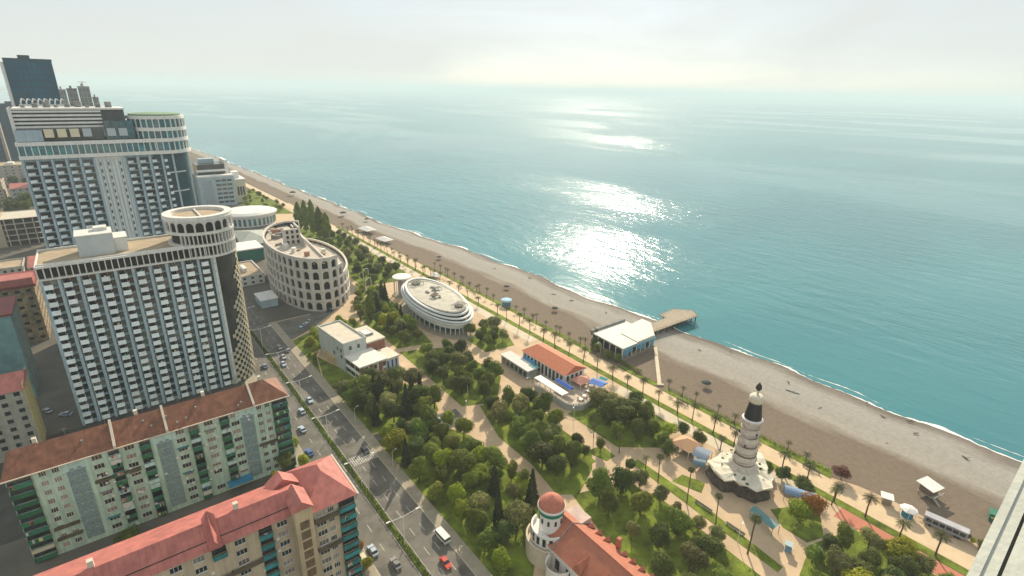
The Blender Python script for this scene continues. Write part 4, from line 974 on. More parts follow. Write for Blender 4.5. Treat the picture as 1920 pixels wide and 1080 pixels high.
# ------------------------------------------------------------------ red roofed restaurant with terraces
def red_restaurant():
    T = thing('red_roofed_restaurant', 'white columned restaurant with orange red hipped gable roof', 'restaurant', (141.5, 142.5, 0))
    W, D, H = 11.6, 28, 6.9
    m_or = mat('orange tile roof', (0.52, 0.17, 0.085), var=0.1, scale=0.8, rough=0.7)
    MB().box(0, W, 0, D, 0, H).build('wall', m_white, T)
    MB().add([(-.8, -.9, H), (W + .8, -.9, H), (W / 2, -.4, H + 2.9), (-.8, D + .8, H), (W + .8, D + .8, H), (W / 2, D - 3, H + 2.9)], [(0, 2, 5, 3), (1, 4, 5, 2), (0, 1, 2), (3, 5, 4), (0, 3, 4, 1)]).build('roof', m_or, T)
    MB().box(-.9, W + .9, -1.1, -.92, H - .2, H + .1).build('eave', m_white, T)
    wm = MB().box(-.1, .15, -.75, .75, 0, 4.6).mesh('window', m_glass)
    cm = MB().box(-.35, .1, -.32, .32, 0, 6.6).mesh('column', m_white)
    for k in range(11):
        put('window', wm, T, (0, 1.8 + k * 2.45, 1.2)); put('column', cm, T, (-.1, .55 + k * 2.45, 0))
    put('column', cm, T, (-.1, 27.6, 0))
    wf = MB().box(-.6, .6, -.1, .1, 0, 2.6).mesh('window', m_glass)
    for k in range(4): put('window', wf, T, (1.8 + k * 2.6, 0, 3.4))
    # terrace podium in front
    P_ = thing('restaurant_terrace', 'raised curved terrace with white railing and tables before the red roof', 'terrace', (131, 126, 0))
    MB().prism([(0, 6), (2, 2), (6, 0), (11, 1), (22, 6), (24, 12), (22, 16.2), (10.3, 16.2), (8, 24), (0, 24)], 0, 2.6).build('podium', mat('terrace side', (0.42, 0.44, 0.42), var=.12), P_)
    MB().prism([(0.4, 6.2), (2.3, 2.5), (6, .5), (11, 1.4), (21.6, 6.3), (23.5, 12), (21.6, 15.8), (10, 15.8), (7.6, 23.6), (.4, 23.6)], 2.6, 2.75).build('deck', mat('terrace deck', (0.52, 0.43, 0.33), var=.12), P_)
    rl = MB()
    pts = [(0.1, 23.8), (0.1, 6), (2.1, 2.1), (6, .1), (11, 1.1), (21.8, 6.1), (23.8, 12)]
    for a, b in zip(pts, pts[1:]):
        n = int(math.dist(a, b) / 1.2) + 1
        for k in range(n + 1):
            x, y = a[0] + (b[0] - a[0]) * k / n, a[1] + (b[1] - a[1]) * k / n; rl.box(x - .05, x + .05, y - .05, y + .05, 2.6, 3.7)
        rl.bar((a[0], a[1], 3.7), (b[0], b[1], 3.7), .07, 4); rl.bar((a[0], a[1], 3.2), (b[0], b[1], 3.2), .04, 4)
    rl.build('railing', m_white, P_)
    C = thing('canopy', 'long white flat canopy on posts along the terrace front', 'canopy', (131.2, 133, 0))
    MB().box(0, 3.6, 0, 17.5, 5.2, 5.5).build('roof', m_white, C)
    for k in range(6): MB().box(0.1, .35, .2 + k * 3.4, .45 + k * 3.4, 2.6, 5.2).build('post', m_white, C)
    B = thing('side_hall', 'low white roofed side hall next to the columned restaurant', 'hall', (133.6, 157.5, 0))
    MB().box(0, 5.2, 0, 19.5, 0, 4.2).build('wall', mat('side hall wall', (0.35, 0.38, 0.34), var=.15), B); MB().box(-.4, 5.6, -.4, 20, 4.2, 4.6).build('roof', mat('side hall roof', (0.58, 0.58, 0.54), var=.06), B)
    MB().box(3.6, 6.2, -.6, 4, 4.62, 4.8).build('teal_panel', mat('teal sheet', (0.15, 0.36, 0.38)), B)
    for k in range(6): MB().box(-.1, .08, 1 + k * 3.1, 3 + k * 3.1, 1, 3.4).build('window', m_glass, B)
    def awning(lb, x, y, sx, sy, z, c, rz=0):
        A = thing('awning', lb, 'awning', (x, y, 0), rz)
        MB().add([(0, 0, z), (sx, 0, z - .2), (sx, sy, z - .2), (0, sy, z), (sx / 2, 0, z + .7), (sx / 2, sy, z + .7)], [(0, 4, 5, 3), (4, 1, 2, 5), (0, 1, 4), (3, 5, 2)]).build('cover', mat('awning %s' % lb[:12], c, var=.1, rough=.7), A)
        for (px_, py_) in ((.1, .1), (sx - .1, .1), (.1, sy - .1), (sx - .1, sy - .1)): MB().cyl(px_, py_, .07, 2.6 if z > 4.5 else 0, z - .1, 6).build('post', m_white, A)
    awning('long royal blue awning between the terrace canopy and the columned wall', 136.4, 134.0, 3.0, 9.5, 5.6, (0.02, 0.10, 0.42))
    awning('bright blue awning over the seaward end of the terrace', 149.0, 128.0, 5.2, 6.5, 5.3, (0.05, 0.16, 0.50), .25)
    awning('small turquoise awning at the seaward terrace corner', 154.4, 131.2, 2.6, 3.2, 5.0, (0.08, 0.45, 0.50), .2)
    awning('blue shade sail behind the side hall', 139.4, 161, 3, 8, 4.4, (0.06, 0.25, 0.45))
    E = thing('pink_pavilion', 'salmon pink hipped kiosk roof at the red roofed gable end', 'kiosk', (143, 134.5, 0))
    MB().add([(0, 0, 5.2), (7, 0, 5.2), (7, 6.5, 5.2), (0, 6.5, 5.2), (3.5, 3.2, 7.0)], [(0, 1, 4), (1, 2, 4), (2, 3, 4), (3, 0, 4), (0, 3, 2, 1)]).build('roof', mat('salmon roof', (0.52, 0.25, 0.19), var=.12), E)
    for (x, y) in ((.3, .3), (6.7, .3), (.3, 6.2), (6.7, 6.2)): MB().cyl(x, y, .15, 2.7, 5.2, 8).build('post', m_white, E)
    def tableset():
        t = thing('terrace_table', 'terrace table', 'table')
        MB().cyl(0, 0, .9, .72, .8, 12).cyl(0, 0, .07, .05, .72, 6).cyl(0, 0, .4, 0, .06, 10).build('table_top', m_white, t)
        for k in range(4):
            a = k * PI / 2; x, y = 1.25 * math.cos(a), 1.25 * math.sin(a); MB().box(x - .25, x + .25, y - .25, y + .25, 0, .5).box(x - .25 + .2 * math.cos(a), x + .25 + .2 * math.cos(a), y - .25 + .2 * math.sin(a), y + .25 + .2 * math.sin(a), .5, 1.0).build('chair', mat('chair rose', (0.5, 0.36, 0.32)), t)
        return t
    pt = Proto(tableset)
    for k, (x, y) in enumerate(((141, 130), (145, 131.5), (149, 134), (152, 137), (148, 138.5), (138, 129), (151.5, 140))):
        pt.place((x, y, 2.75), k, nth(k) + ' white terrace table counted from the curved terrace corner', 'terrace tables')
red_restaurant()

# ------------------------------------------------------------------ beach pavilion and pier
def pavilion():
    T = thing('beach_pavilion', 'large pale flat roofed beach pavilion with blue drapes', 'pavilion', (181.6, 145.2, -.2))
    m_pr = mat('pavilion roof', (0.47, 0.47, 0.41), var=.06, scale=.3, rough=.6)
    MB().prism([(0, 0), (24, .4), (35.5, 12), (35.5, 18), (26, 17), (26, 23.5), (1, 21)], 5.9, 6.6).build('roof', m_pr, T)
    MB().prism([(11, .6), (23.8, .8), (35, 12.2), (35, 17.6), (12, 12)], 6.6, 6.9).build('roof_step', m_pr, T)
    MB().box(1.2, 26, 21.4, 23.2, 6.6, 7.6).build('roof_beam', m_grey, T)
    MB().prism([(1.5, 1.5), (23, 2.2), (33, 12), (25, 16), (24.5, 22), (2.5, 19.5)], 1.3, 5.9).build('inner_wall', m_glassd, T)
    MB().prism([(-.6, -.6), (24.5, 0), (36, 12), (36, 18.6), (26, 18), (26, 24), (0.5, 21.6)], 0, 1.25).build('deck', mat('deck boards', (0.30, 0.25, 0.19), var=.15), T)
    for k in range(8): MB().box(0.15 + k * 3.3, .45 + k * 3.3, 0.1, .4, 1.25, 5.9).build('post', m_white, T)
    for k in range(6): MB().box(.15, .4, .6 + k * 3.9, .9 + k * 3.9, 1.25, 5.9).build('post', m_white, T)
    dr = mat('blue drape', (0.09, 0.30, 0.42), var=.2, scale=.8)
    for k in range(7):
        if k in (2, 5): continue
        MB().box(.6 + k * 3.3, 3.3 + k * 3.3, -.05, .08, 2.2 + (k % 2) * .8, 5.7).build('drape', dr, T)
    MB().box(-.1, 24.2, -.25, -.1, 5.4, 6.2).build('fascia', mat('blue fascia', (0.18, 0.42, 0.52), var=.1), T)
    # pier
    P_ = thing('pier', 'wooden pier on dark piles reaching from the pavilion into the sea', 'pier', (212, 150, 0))
    m_pd = mat('pier deck', (0.36, 0.30, 0.225), var=.12, scale=.5, rough=.9)
    MB().prism([(2, 3.5), (5, 10.5), (24, 11.5), (24, 16), (38, 17), (45.5, 9), (41, 2.5), (26, 3.2)], 2.6, 3.0).build('deck', m_pd, P_)
    pl = MB().cyl(0, 0, .3, -4.2, 2.6, 7).mesh('pile', mat('wet pile', (0.05, 0.045, 0.04)))
    for x in (6, 11, 16, 21, 26, 30, 34, 38, 42):
        for y in (4.4, 8.2) + ((14.5,) if x > 25 and x < 40 else ()): put('pile', pl, P_, (x, y, 0))
    rl = MB(); pts = [(2, 3.6), (26, 3.3), (41, 2.6), (45.3, 9), (38, 16.8), (24.2, 15.8), (24.1, 11.6)]
    for a, b in zip(pts, pts[1:]):
        n = int(math.dist(a, b) / 2) + 1
        for k in range(n + 1): x, y = a[0] + (b[0] - a[0]) * k / n, a[1] + (b[1] - a[1]) * k / n; rl.box(x - .05, x + .05, y - .05, y + .05, 3.0, 4.0)
        rl.bar((a[0], a[1], 4.0), (b[0], b[1], 4.0), .06, 4)
    rl.build('railing', m_pd, P_)
    B = thing('beach_walkway', 'narrow pale concrete walkway running across the beach to the pavilion', 'walkway', (0, 0, 0))
    MB().prism([(177.2, 121.0), (178.6, 120.0), (206.5, 144.2), (205.2, 145.2)], -.6, .62).build('slab', m_path, B)
    MB().prism([(176.5, 120.6), (178.7, 118.8), (179.4, 119.6), (177.2, 121.4)], 0, .7).build('step', m_path, B)
pavilion()

# ------------------------------------------------------------------ fantasy lighthouse tower
def lighthouse():
    T = thing('ornate_tower', 'ornate spiral ribbed tower with black dome on a white mosaic plinth', 'tower', (149.8, 66, 0))
    m_st = mat('tower stucco', (0.60, 0.54, 0.48), var=.16, scale=.7, rough=.8, bump=.5, bscale=1.2)
    m_pl = mat('plinth mosaic', (0.66, 0.62, 0.50), var=.14, scale=.5, rough=.85)
    prof = [(4.9, 5.5), (5.1, 6.6), (4.2, 7.8), (4.6, 8.6), (4.9, 9.6), (4.3, 10.6), (3.9, 11.2), (4.4, 12.2), (4.5, 13.4), (3.8, 14.4), (3.7, 14.8), (4.1, 15.8), (4.1, 16.8), (3.5, 17.8), (3.4, 18.2), (3.8, 19.2), (3.8, 20.2), (3.3, 21.2), (3.4, 22.6), (3.9, 23.2), (3.9, 23.8), (3.2, 24.0)]
    prof = [(r * (.76 if z > 7 else .9), z) for r, z in prof]
    MB().lathe(prof, 32).build('shaft', m_st, T, smooth=True)
    for z_ in (7.9, 11.0, 14.55, 18.0, 21.3):
        r_ = interp([(b, a) for a, b in prof], z_); MB().lathe([(r_ - .05, z_ - .35), (r_ + .14, z_ - .2), (r_ + .14, z_ + .2), (r_ - .05, z_ + .35)], 28).build('shadow_ring', mat('painted shadow ring', (0.20, 0.155, 0.13), var=.2), T)  # added dark rings paint the shadow in the grooves between the bulges
    sp = MB(); pts = []
    for i in range(90):
        a = i * 2 * PI / 18; z = 7.4 + i * 0.172; r = 3.55 - i * .0103; pts.append((r * math.cos(a), r * math.sin(a), z))
    sp.tube(pts, [.3] * 90, 6).build('spiral_ramp', mat('ramp stone', (0.44, 0.37, 0.32), var=.15), T)
    for i in range(9):
        a = i * 2 * PI / 2.6; z = 8.9 + i * 1.5; r = 3.25 - i * .065
        MB().box(-.2, .2, -.15, .35, 0, .8).build('window', m_dark, T, (r * math.cos(a), r * math.sin(a), z), a - PI / 2)
    MB().lathe([(2.6, 24.0), (2.65, 24.6), (1.85, 30.0), (1.75, 30.2)], 28).build('dome', mat('black dome', (0.022, 0.024, 0.03), var=.3, rough=.35), T, smooth=True)
    MB().lathe([(3.0, 23.8), (3.15, 24.2), (2.6, 24.5)], 28).build('dome_rim', m_white, T)
    MB().lathe([(1.9, 30.1), (2.25, 30.8), (2.15, 32.0), (1.6, 32.6), (0.8, 32.8), (.01, 32.9)], 24).build('lantern', m_pl, T)
    MB().lathe([(.35, 32.8), (.35, 34.2), (.5, 34.3)], 10).build('spire_post', m_pl, T)
    MB().lathe([(.4, 34.2), (.95, 34.9), (.8, 35.9), (.3, 36.6), (.01, 37.2)], 14).build('finial', mat('dark finial', (0.05, 0.035, 0.03)), T)
    # plinth: irregular shell with white top
    pl = []; N = 26
    for i in range(N):
        a = 2 * PI * i / N; r = 9.9 + 1.5 * math.sin(3 * a + .6) + random.uniform(-1.1, 1.1); pl.append((r * math.cos(a) * 1.05, r * math.sin(a) * .95))
    mb = MB(); vs = []; fs = []
    lv = [(.97, 4.5), (1.0, 5.0), (0.96, 5.3), (.55, 5.7), (0.4, 5.8)]
    for s, z in lv: vs += [(p[0] * s, p[1] * s, z + random.uniform(-.35, .35)) for p in pl]
    for k in range(len(lv) - 1):
        for i in range(N): fs.append((k * N + i, k * N + (i + 1) % N, (k + 1) * N + (i + 1) % N, (k + 1) * N + i))
    mb.add(vs, fs).build('plinth_top', m_pl, T)
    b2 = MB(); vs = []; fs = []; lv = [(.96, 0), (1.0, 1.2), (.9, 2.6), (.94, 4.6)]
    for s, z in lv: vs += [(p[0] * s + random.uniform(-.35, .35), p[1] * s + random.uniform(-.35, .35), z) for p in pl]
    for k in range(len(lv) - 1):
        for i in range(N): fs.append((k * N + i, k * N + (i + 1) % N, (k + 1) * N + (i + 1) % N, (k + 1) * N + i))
    b2.add(vs, fs).build('plinth_side', mat('shade darkened stone', (0.085, 0.075, 0.06), var=.35, scale=.8, rough=.95, bump=.8, bscale=1.5), T)  # dark stone sides, with the plinth's deep shade put into their colour
    pl_ = leaf_clump(26, .55, .28, 3); 
    for k in range(20):
        a = random.uniform(0, 2 * PI); r = random.uniform(5.5, 8.6)
        put('planting', pl_, T, (r * math.cos(a), r * math.sin(a), 5.35), random.uniform(0, 6))
# ------------------------------------------------------------------ leaves, trees, palms
def leafmat(n, c, rnd=.34, transl=.34): return mat(n, c, var=.25, scale=.7, rough=.7, spec=.15, rnd=rnd, transl=transl)
m_lf_dark = leafmat('dark leaves', (0.088, 0.122, 0.024))
m_lf_mid = leafmat('mid leaves', (0.16, 0.215, 0.03))
m_lf_olive = leafmat('olive leaves', (0.205, 0.225, 0.07))
m_lf_lime = leafmat('lime leaves', (0.28, 0.33, 0.02))
m_lf_con = leafmat('conifer needles', (0.052, 0.066, 0.028), transl=.2)
m_lf_or = leafmat('orange leaves', (0.30, 0.17, 0.02))
m_lf_red = leafmat('red brown leaves', (0.16, 0.07, 0.045))
m_palm = leafmat('palm fronds', (0.085, 0.10, 0.03), transl=.3)
m_bark = mat('bark', (0.12, 0.09, 0.06), var=.25, scale=2, rough=.95)
m_palmbark = mat('palm bark', (0.13, 0.095, 0.065), var=.3, scale=3, rough=.95)
def rdir():
    while True:
        v = Vector((random.uniform(-1, 1), random.uniform(-1, 1), random.uniform(-1, 1)))
        if .05 < v.length < 1: return v.normalized()
def leaf(mb, p, n, s):
    a = n.orthogonal().normalized(); b = n.cross(a); t = random.uniform(0, 2 * PI)
    a, b = a * math.cos(t) + b * math.sin(t), b * math.cos(t) - a * math.sin(t)
    s *= random.uniform(.65, 1.3)
    o = len(mb.v)
    mb.v += [tuple(p - a * s), tuple(p - b * s * .6), tuple(p + a * s), tuple(p + b * s * .6)]; mb.f.append((o, o + 1, o + 2, o + 3))
def leaf_clump(n, r, s, seed, m=None):
    mb = MB()
    for i in range(n):
        d = rdir(); d.z = abs(d.z); leaf(mb, d * r * random.uniform(.5, 1), (d + rdir() * .8).normalized(), s)
    return mb.mesh('planting', m or m_lf_dark)
def blob_crown(nblob, nleaf, m, rx=1.0, rz=.8, leaf_s=.072, low=-.7, name='crown'):
    """crown of unit radius: overlapping clumps with leaves on their shells, centre at origin"""
    mb = MB(); bl = []
    for i in range(nblob):
        d = rdir(); q = random.uniform(.3, .68)
        c = Vector((d.x * q * rx, d.y * q * rx, max(low, d.z * q) * rz)); bl.append((c, random.uniform(.30, .48)))
    bl.append((Vector((0, 0, .0)), .62))
    tot = sum(b[1] ** 2 for b in bl)
    for c, r in bl:
        for i in range(int(nleaf * r * r / tot)):
            d = rdir()
            if d.z < -.5 and random.random() < .6: d.z = -d.z
            p = c + d * r * random.uniform(.72, 1.08)
            leaf(mb, p, (d + Vector((0, 0, .25)) + rdir() * .45).normalized(), leaf_s)
    return mb.mesh(name, m)
def cone_crown(nleaf, m, leaf_s=.06, k=.36, name='crown'):
    mb = MB()
    for i in range(nleaf):
        h = random.random() ** .7 * -1 + 1; tier = .82 + .18 * math.sin(h * 40)
        a = random.uniform(0, 2 * PI); lob = 1 + .16 * math.sin(a * 5 + h * 9)
        r = k * (1 - h) ** .85 * tier * lob * math.sqrt(random.uniform(.35, 1)) + .012
        d = Vector((math.cos(a), math.sin(a), .35)).normalized()
        leaf(mb, Vector((r * math.cos(a), r * math.sin(a), h * 1.0)), (d + rdir() * .6).normalized(), leaf_s)
    return mb.mesh(name, m)
def col_crown(nleaf, m, leaf_s=.045, k=.17):
    mb = MB()
    for i in range(nleaf):
        h = random.random(); a = random.uniform(0, 2 * PI)
        r = k * math.sin(PI * min(1, .12 + h * .88)) ** .6 * (1 + .22 * math.sin(a * 4 + h * 14)) * math.sqrt(random.uniform(.4, 1))
        d = Vector((math.cos(a), math.sin(a), .5)).normalized()
        leaf(mb, Vector((r * math.cos(a), r * math.sin(a), h)), (d + rdir() * .6).normalized(), leaf_s)
    return mb.mesh('crown', m)
def trunk_mesh(h=1.0, r=.05, m=m_bark):
    mb = MB(); mb.tube([(0, 0, -.05), (.01, 0, h * .35), (-.02, .015, h * .7), (0, 0, h)], [r * 1.25, r, r * .8, r * .5], 7)
    for k in range(5):
        a = k * 1.3 + .4; z = h * (.5 + .08 * k); mb.tube([(0, 0, z), (.16 * math.cos(a), .16 * math.sin(a), z + .14), (.34 * math.cos(a), .34 * math.sin(a), z + .24)], [r * .5, r * .35, r * .15], 5)
    return mb.mesh('trunk', m)
TRUNK = trunk_mesh(1.0)
CROWNS = {}
for nm, m in (('dark', m_lf_dark), ('mid', m_lf_mid), ('olive', m_lf_olive), ('lime', m_lf_lime)):
    CROWNS[nm] = [blob_crown(random.randint(14, 20), 3600, m, rz=random.uniform(.8, 1.0)) for _ in range(4)]
CROWNS['orange'] = [blob_crown(16, 2900, m_lf_or)]; CROWNS['redbrown'] = [blob_crown(16, 2900, m_lf_red)]
CROWNS['conifer'] = [cone_crown(1500, m_lf_con, k=random.uniform(.30, .40)) for _ in range(4)]
CROWNS['poplar'] = [col_crown(1600, m_lf_mid) for _ in range(2)]
CROWNS['shrub'] = [blob_crown(8, 700, m, rz=.75, leaf_s=.10) for m in (m_lf_mid, m_lf_lime, m_lf_dark)]
def tree(kind, x, y, h, r, label, group, name=None, z=0.1):
    T = thing(name or ({'conifer': 'conifer_tree', 'poplar': 'poplar_tree', 'shrub': 'shrub'}.get(kind, 'broadleaf_tree')), label, 'shrub' if kind == 'shrub' else 'tree', (x, y, z), random.uniform(0, 6.28), group)
    cm = random.choice(CROWNS[kind])
    if kind in ('conifer', 'poplar'):
        t = put('trunk', TRUNK, T); t.scale = (h * .25, h * .25, h * .4)
        c = put('crown', cm, T, (0, 0, h * .08)); k = r / (.36 if kind == 'conifer' else .17); c.scale = (k, k, h * .94)
    elif kind == 'shrub':
        t = put('trunk', TRUNK, T); t.scale = (h * .3, h * .3, h * .5)
        c = put('crown', cm, T, (0, 0, h * .48)); c.scale = (r, r, h * .62)
    else:
        t = put('trunk', TRUNK, T); t.scale = (h * .5, h * .5, h * .72)
        rz = min(r * 1.15, h * .5); c = put('crown', cm, T, (0, 0, h - rz * .92)); c.scale = (r * random.uniform(.82, 1.2), r * random.uniform(.82, 1.2), rz * random.uniform(.85, 1.12)); c.rotation_euler = (random.uniform(-.18, .18), random.uniform(-.18, .18), 0)
    return T
def palm_crown(nf, L, droop, m=m_palm, wd=.26):
    mb = MB()
    for i in range(nf):
        a = 2 * PI * i / nf * 2.399 * nf / 6.283 if False else i * 2.39996
        el = .95 - 1.15 * (i / nf) + random.uniform(-.1, .1)
        ln = L * random.uniform(.85, 1.1); pts = []; p = Vector((0, 0, 0)); e = el
        for k in range(6):
            pts.append(p.copy()); stp = ln / 5; p = p + Vector((math.cos(a) * math.cos(e), math.sin(a) * math.cos(e), math.sin(e))) * stp; e -= droop / 5
        side = Vector((-math.sin(a), math.cos(a), 0))
        for k in range(5):
            for sgn in (-1, 1):
                for q in (0, .5):
                    b0 = pts[k].lerp(pts[k + 1], q); b1 = pts[k].lerp(pts[k + 1], min(1, q + .34)); w_ = wd * L * math.sin(PI * min(.95, .12 + (k + q) / 5.4))
                    fw = (pts[k + 1] - pts[k]).normalized()
                    tip = b1 + side * sgn * w_ + fw * w_ * .6 - Vector((0, 0, w_ * .45))
                    o = len(mb.v); mb.v += [tuple(b0), tuple(b1), tuple(tip)]; mb.f.append((o, o + 1, o + 2))
    return mb.mesh('crown', m)
PALMS = [palm_crown(24, 2.5, 1.5), palm_crown(20, 2.2, 1.2), palm_crown(28, 1.9, 2.0, wd=.34)]
PTR = MB().tube([(0, 0, -.03), (.01, .01, .3), (0, .015, .65), (0, 0, 1)], [.034, .026, .024, .028], 8).mesh('trunk', m_palmbark)
def palm(x, y, h, k, label, group, sc_=1.0, z=0.12):
    T = thing('palm_tree', label, 'palm', (x, y, z), random.uniform(0, 6.28), group)
    T.rotation_euler = (random.uniform(-.06, .06), random.uniform(-.06, .06), T.rotation_euler[2]); t = put('trunk', PTR, T); t.scale = (7.5 * sc_, 7.5 * sc_, h); c = put('crown', PALMS[k], T, (0, 0, h)); c.scale = (sc_,) * 3
    return T
def inside(p, poly):
    x, y = p; c = False; n = len(poly)
    for i in range(n):
        (x0, y0), (x1, y1) = poly[i], poly[(i + 1) % n]
        if (y0 > y) != (y1 > y) and x < (x1 - x0) * (y - y0) / (y1 - y0) + x0: c = not c
    return c
def scatter(poly, gap, tries=1500):
    xs = [p[0] for p in poly]; ys_ = [p[1] for p in poly]; out = []
    for _ in range(tries):
        p = (random.uniform(min(xs), max(xs)), random.uniform(min(ys_), max(ys_)))
        if inside(p, poly) and all(math.dist(p, q) > gap for q in out): out.append(p)
    return out
lighthouse()
LOOK = {'dark': 'dark green', 'mid': 'mid green', 'olive': 'grey olive', 'lime': 'bright lime green', 'conifer': 'dark pointed', 'shrub': 'low leafy', 'orange': 'orange', 'redbrown': 'red brown', 'poplar': 'slim upright'}
def grove(poly, gap, mix, hr, where, ref, group):
    """mix: list of kinds to draw from; hr: height range; ref: point of a landmark used to order the labels"""
    pts = sorted(scatter(poly, gap), key=lambda p: math.dist(p, ref[0])); cnt = {}
    for p in pts:
        k = random.choice(mix); h = random.uniform(*hr)
        if k == 'shrub': h *= .35
        r = h * (.17 if k == 'conifer' else .9 if k == 'shrub' else random.uniform(.38, .54))
        if k == 'conifer': h *= 1.25; r *= 1.35
        i = cnt.get(k, 0); cnt[k] = i + 1
        noun = {'conifer': 'conifer', 'shrub': 'shrub', 'poplar': 'poplar'}.get(k, 'tree')
        tree(k, p[0], p[1], h, r, '%s %s, %s nearest %s, %s' % (LOOK[k], noun, nth(i), ref[1], where), group)
grove([(63, 190), (77, 193), (92, 180), (89, 160), (66, 160), (63, 170)], 5.3, ['conifer', 'conifer', 'dark', 'dark', 'olive', 'mid'], (8, 11.5), 'in the dark grove', ((74, 197), 'the villa'), 'trees of the grove by the villa')
grove([(63, 155), (86, 149), (90, 139), (91, 115), (87, 98), (84, 93), (72, 90), (66, 80), (63, 84), (64, 100), (63.5, 121)], 5.5, ['olive', 'mid', 'mid', 'dark', 'lime', 'lime', 'mid', 'mid', 'conifer', 'lime'], (6.5, 11), 'in the boulevard grove', ((62, 150), 'the crossing'), 'trees of the boulevard grove')
grove([(107, 208), (122, 203), (124, 167), (110, 155), (101, 160), (101, 186)], 6.7, ['dark', 'dark', 'mid', 'olive', 'mid', 'dark'], (7, 10.5), 'in the middle lawn', ((124, 213), 'the oval restaurant'), 'trees of the middle lawn')
grove([(107, 150), (124, 144), (119, 126), (119, 106), (112, 101), (100, 99), (101, 113), (101, 132)], 6.5, ['dark', 'mid', 'olive', 'dark', 'mid'], (7, 10.5), 'in the central grove', ((131, 140), 'the terrace'), 'trees of the central grove')
grove([(103, 90), (116, 86), (115, 71), (113, 44), (97, 44), (95, 55), (99, 74)], 7.4, ['dark', 'mid', 'olive', 'dark', 'mid'], (7, 10), 'in the south grove', ((94, 78), 'the round red turret'), 'trees of the south grove')
grove([(142, 125), (157, 117), (152, 101), (140, 96), (133, 105), (133, 116)], 6.0, ['dark', 'dark', 'olive', 'mid'], (7.5, 10.5), 'below the terrace', ((140, 128), 'the terrace'), 'trees below the terrace')
grove([(137, 210), (154, 212), (150, 192), (137, 194)], 5.6, ['dark', 'olive', 'mid'], (6, 8), 'by the red roofed restaurant', ((137, 216), 'the oval restaurant'), 'trees behind the red roofed restaurant')
grove([(117, 290), (125, 290), (119, 250), (113, 216), (103, 222), (105, 250)], 5.4, ['mid', 'olive', 'lime', 'conifer', 'mid'], (6, 9.5), 'left of the oval restaurant', ((124, 225), 'its front'), 'trees left of the oval restaurant')
grove([(148, 470), (156, 442), (152, 322), (132, 308), (126, 318), (134, 400)], 7.0, ['mid', 'dark', 'olive', 'dark'], (6, 9), 'in the belt behind the arcaded building', ((136, 300), 'the round canopy'), 'trees of the northern belt')
grove([(64, 238), (74, 257), (90, 263), (95, 254), (87, 242), (71, 243), (63, 223)], 3.0, ['shrub', 'shrub', 'lime'], (4, 6.5), 'on the street corner lawn', ((70, 236), 'the villa'), 'shrubs of the street corner')
grove([(136, 37), (152, 32), (156, 15), (152, 4), (128, 20), (130, 34)], 5.4, ['dark', 'dark', 'mid', 'lime', 'olive'], (6, 9.5), 'beside the red track', ((158, 36), 'the end of the red track'), 'trees beside the red track')
grove([(120, 590), (150, 560), (148, 690), (124, 690)], 11, ['mid', 'lime', 'shrub'], (5, 8), 'on the far lawn', ((120, 560), 'the white hall'), 'trees on the far lawn')
grove([(-100, 700), (-50, 700), (-52, 660), (-95, 655)], 12, ['dark', 'mid'], (12, 18), 'at the far left edge', ((-70, 640), 'the low house'), 'trees at the far left')
grove([(100, 258), (106, 282), (120, 300), (121, 312), (112, 294), (102, 268)], 4.5, ['lime', 'shrub', 'olive'], (4, 6.5), 'on the curved lawn', ((100, 256), 'the plaza'), 'trees beside the arcaded building')
grove([(-20, 126), (30, 126), (30, 156), (-20, 150)], 12, ['dark', 'mid', 'lime'], (4, 8), 'between the apartment blocks', ((34, 140), 'the street'), 'yard trees')
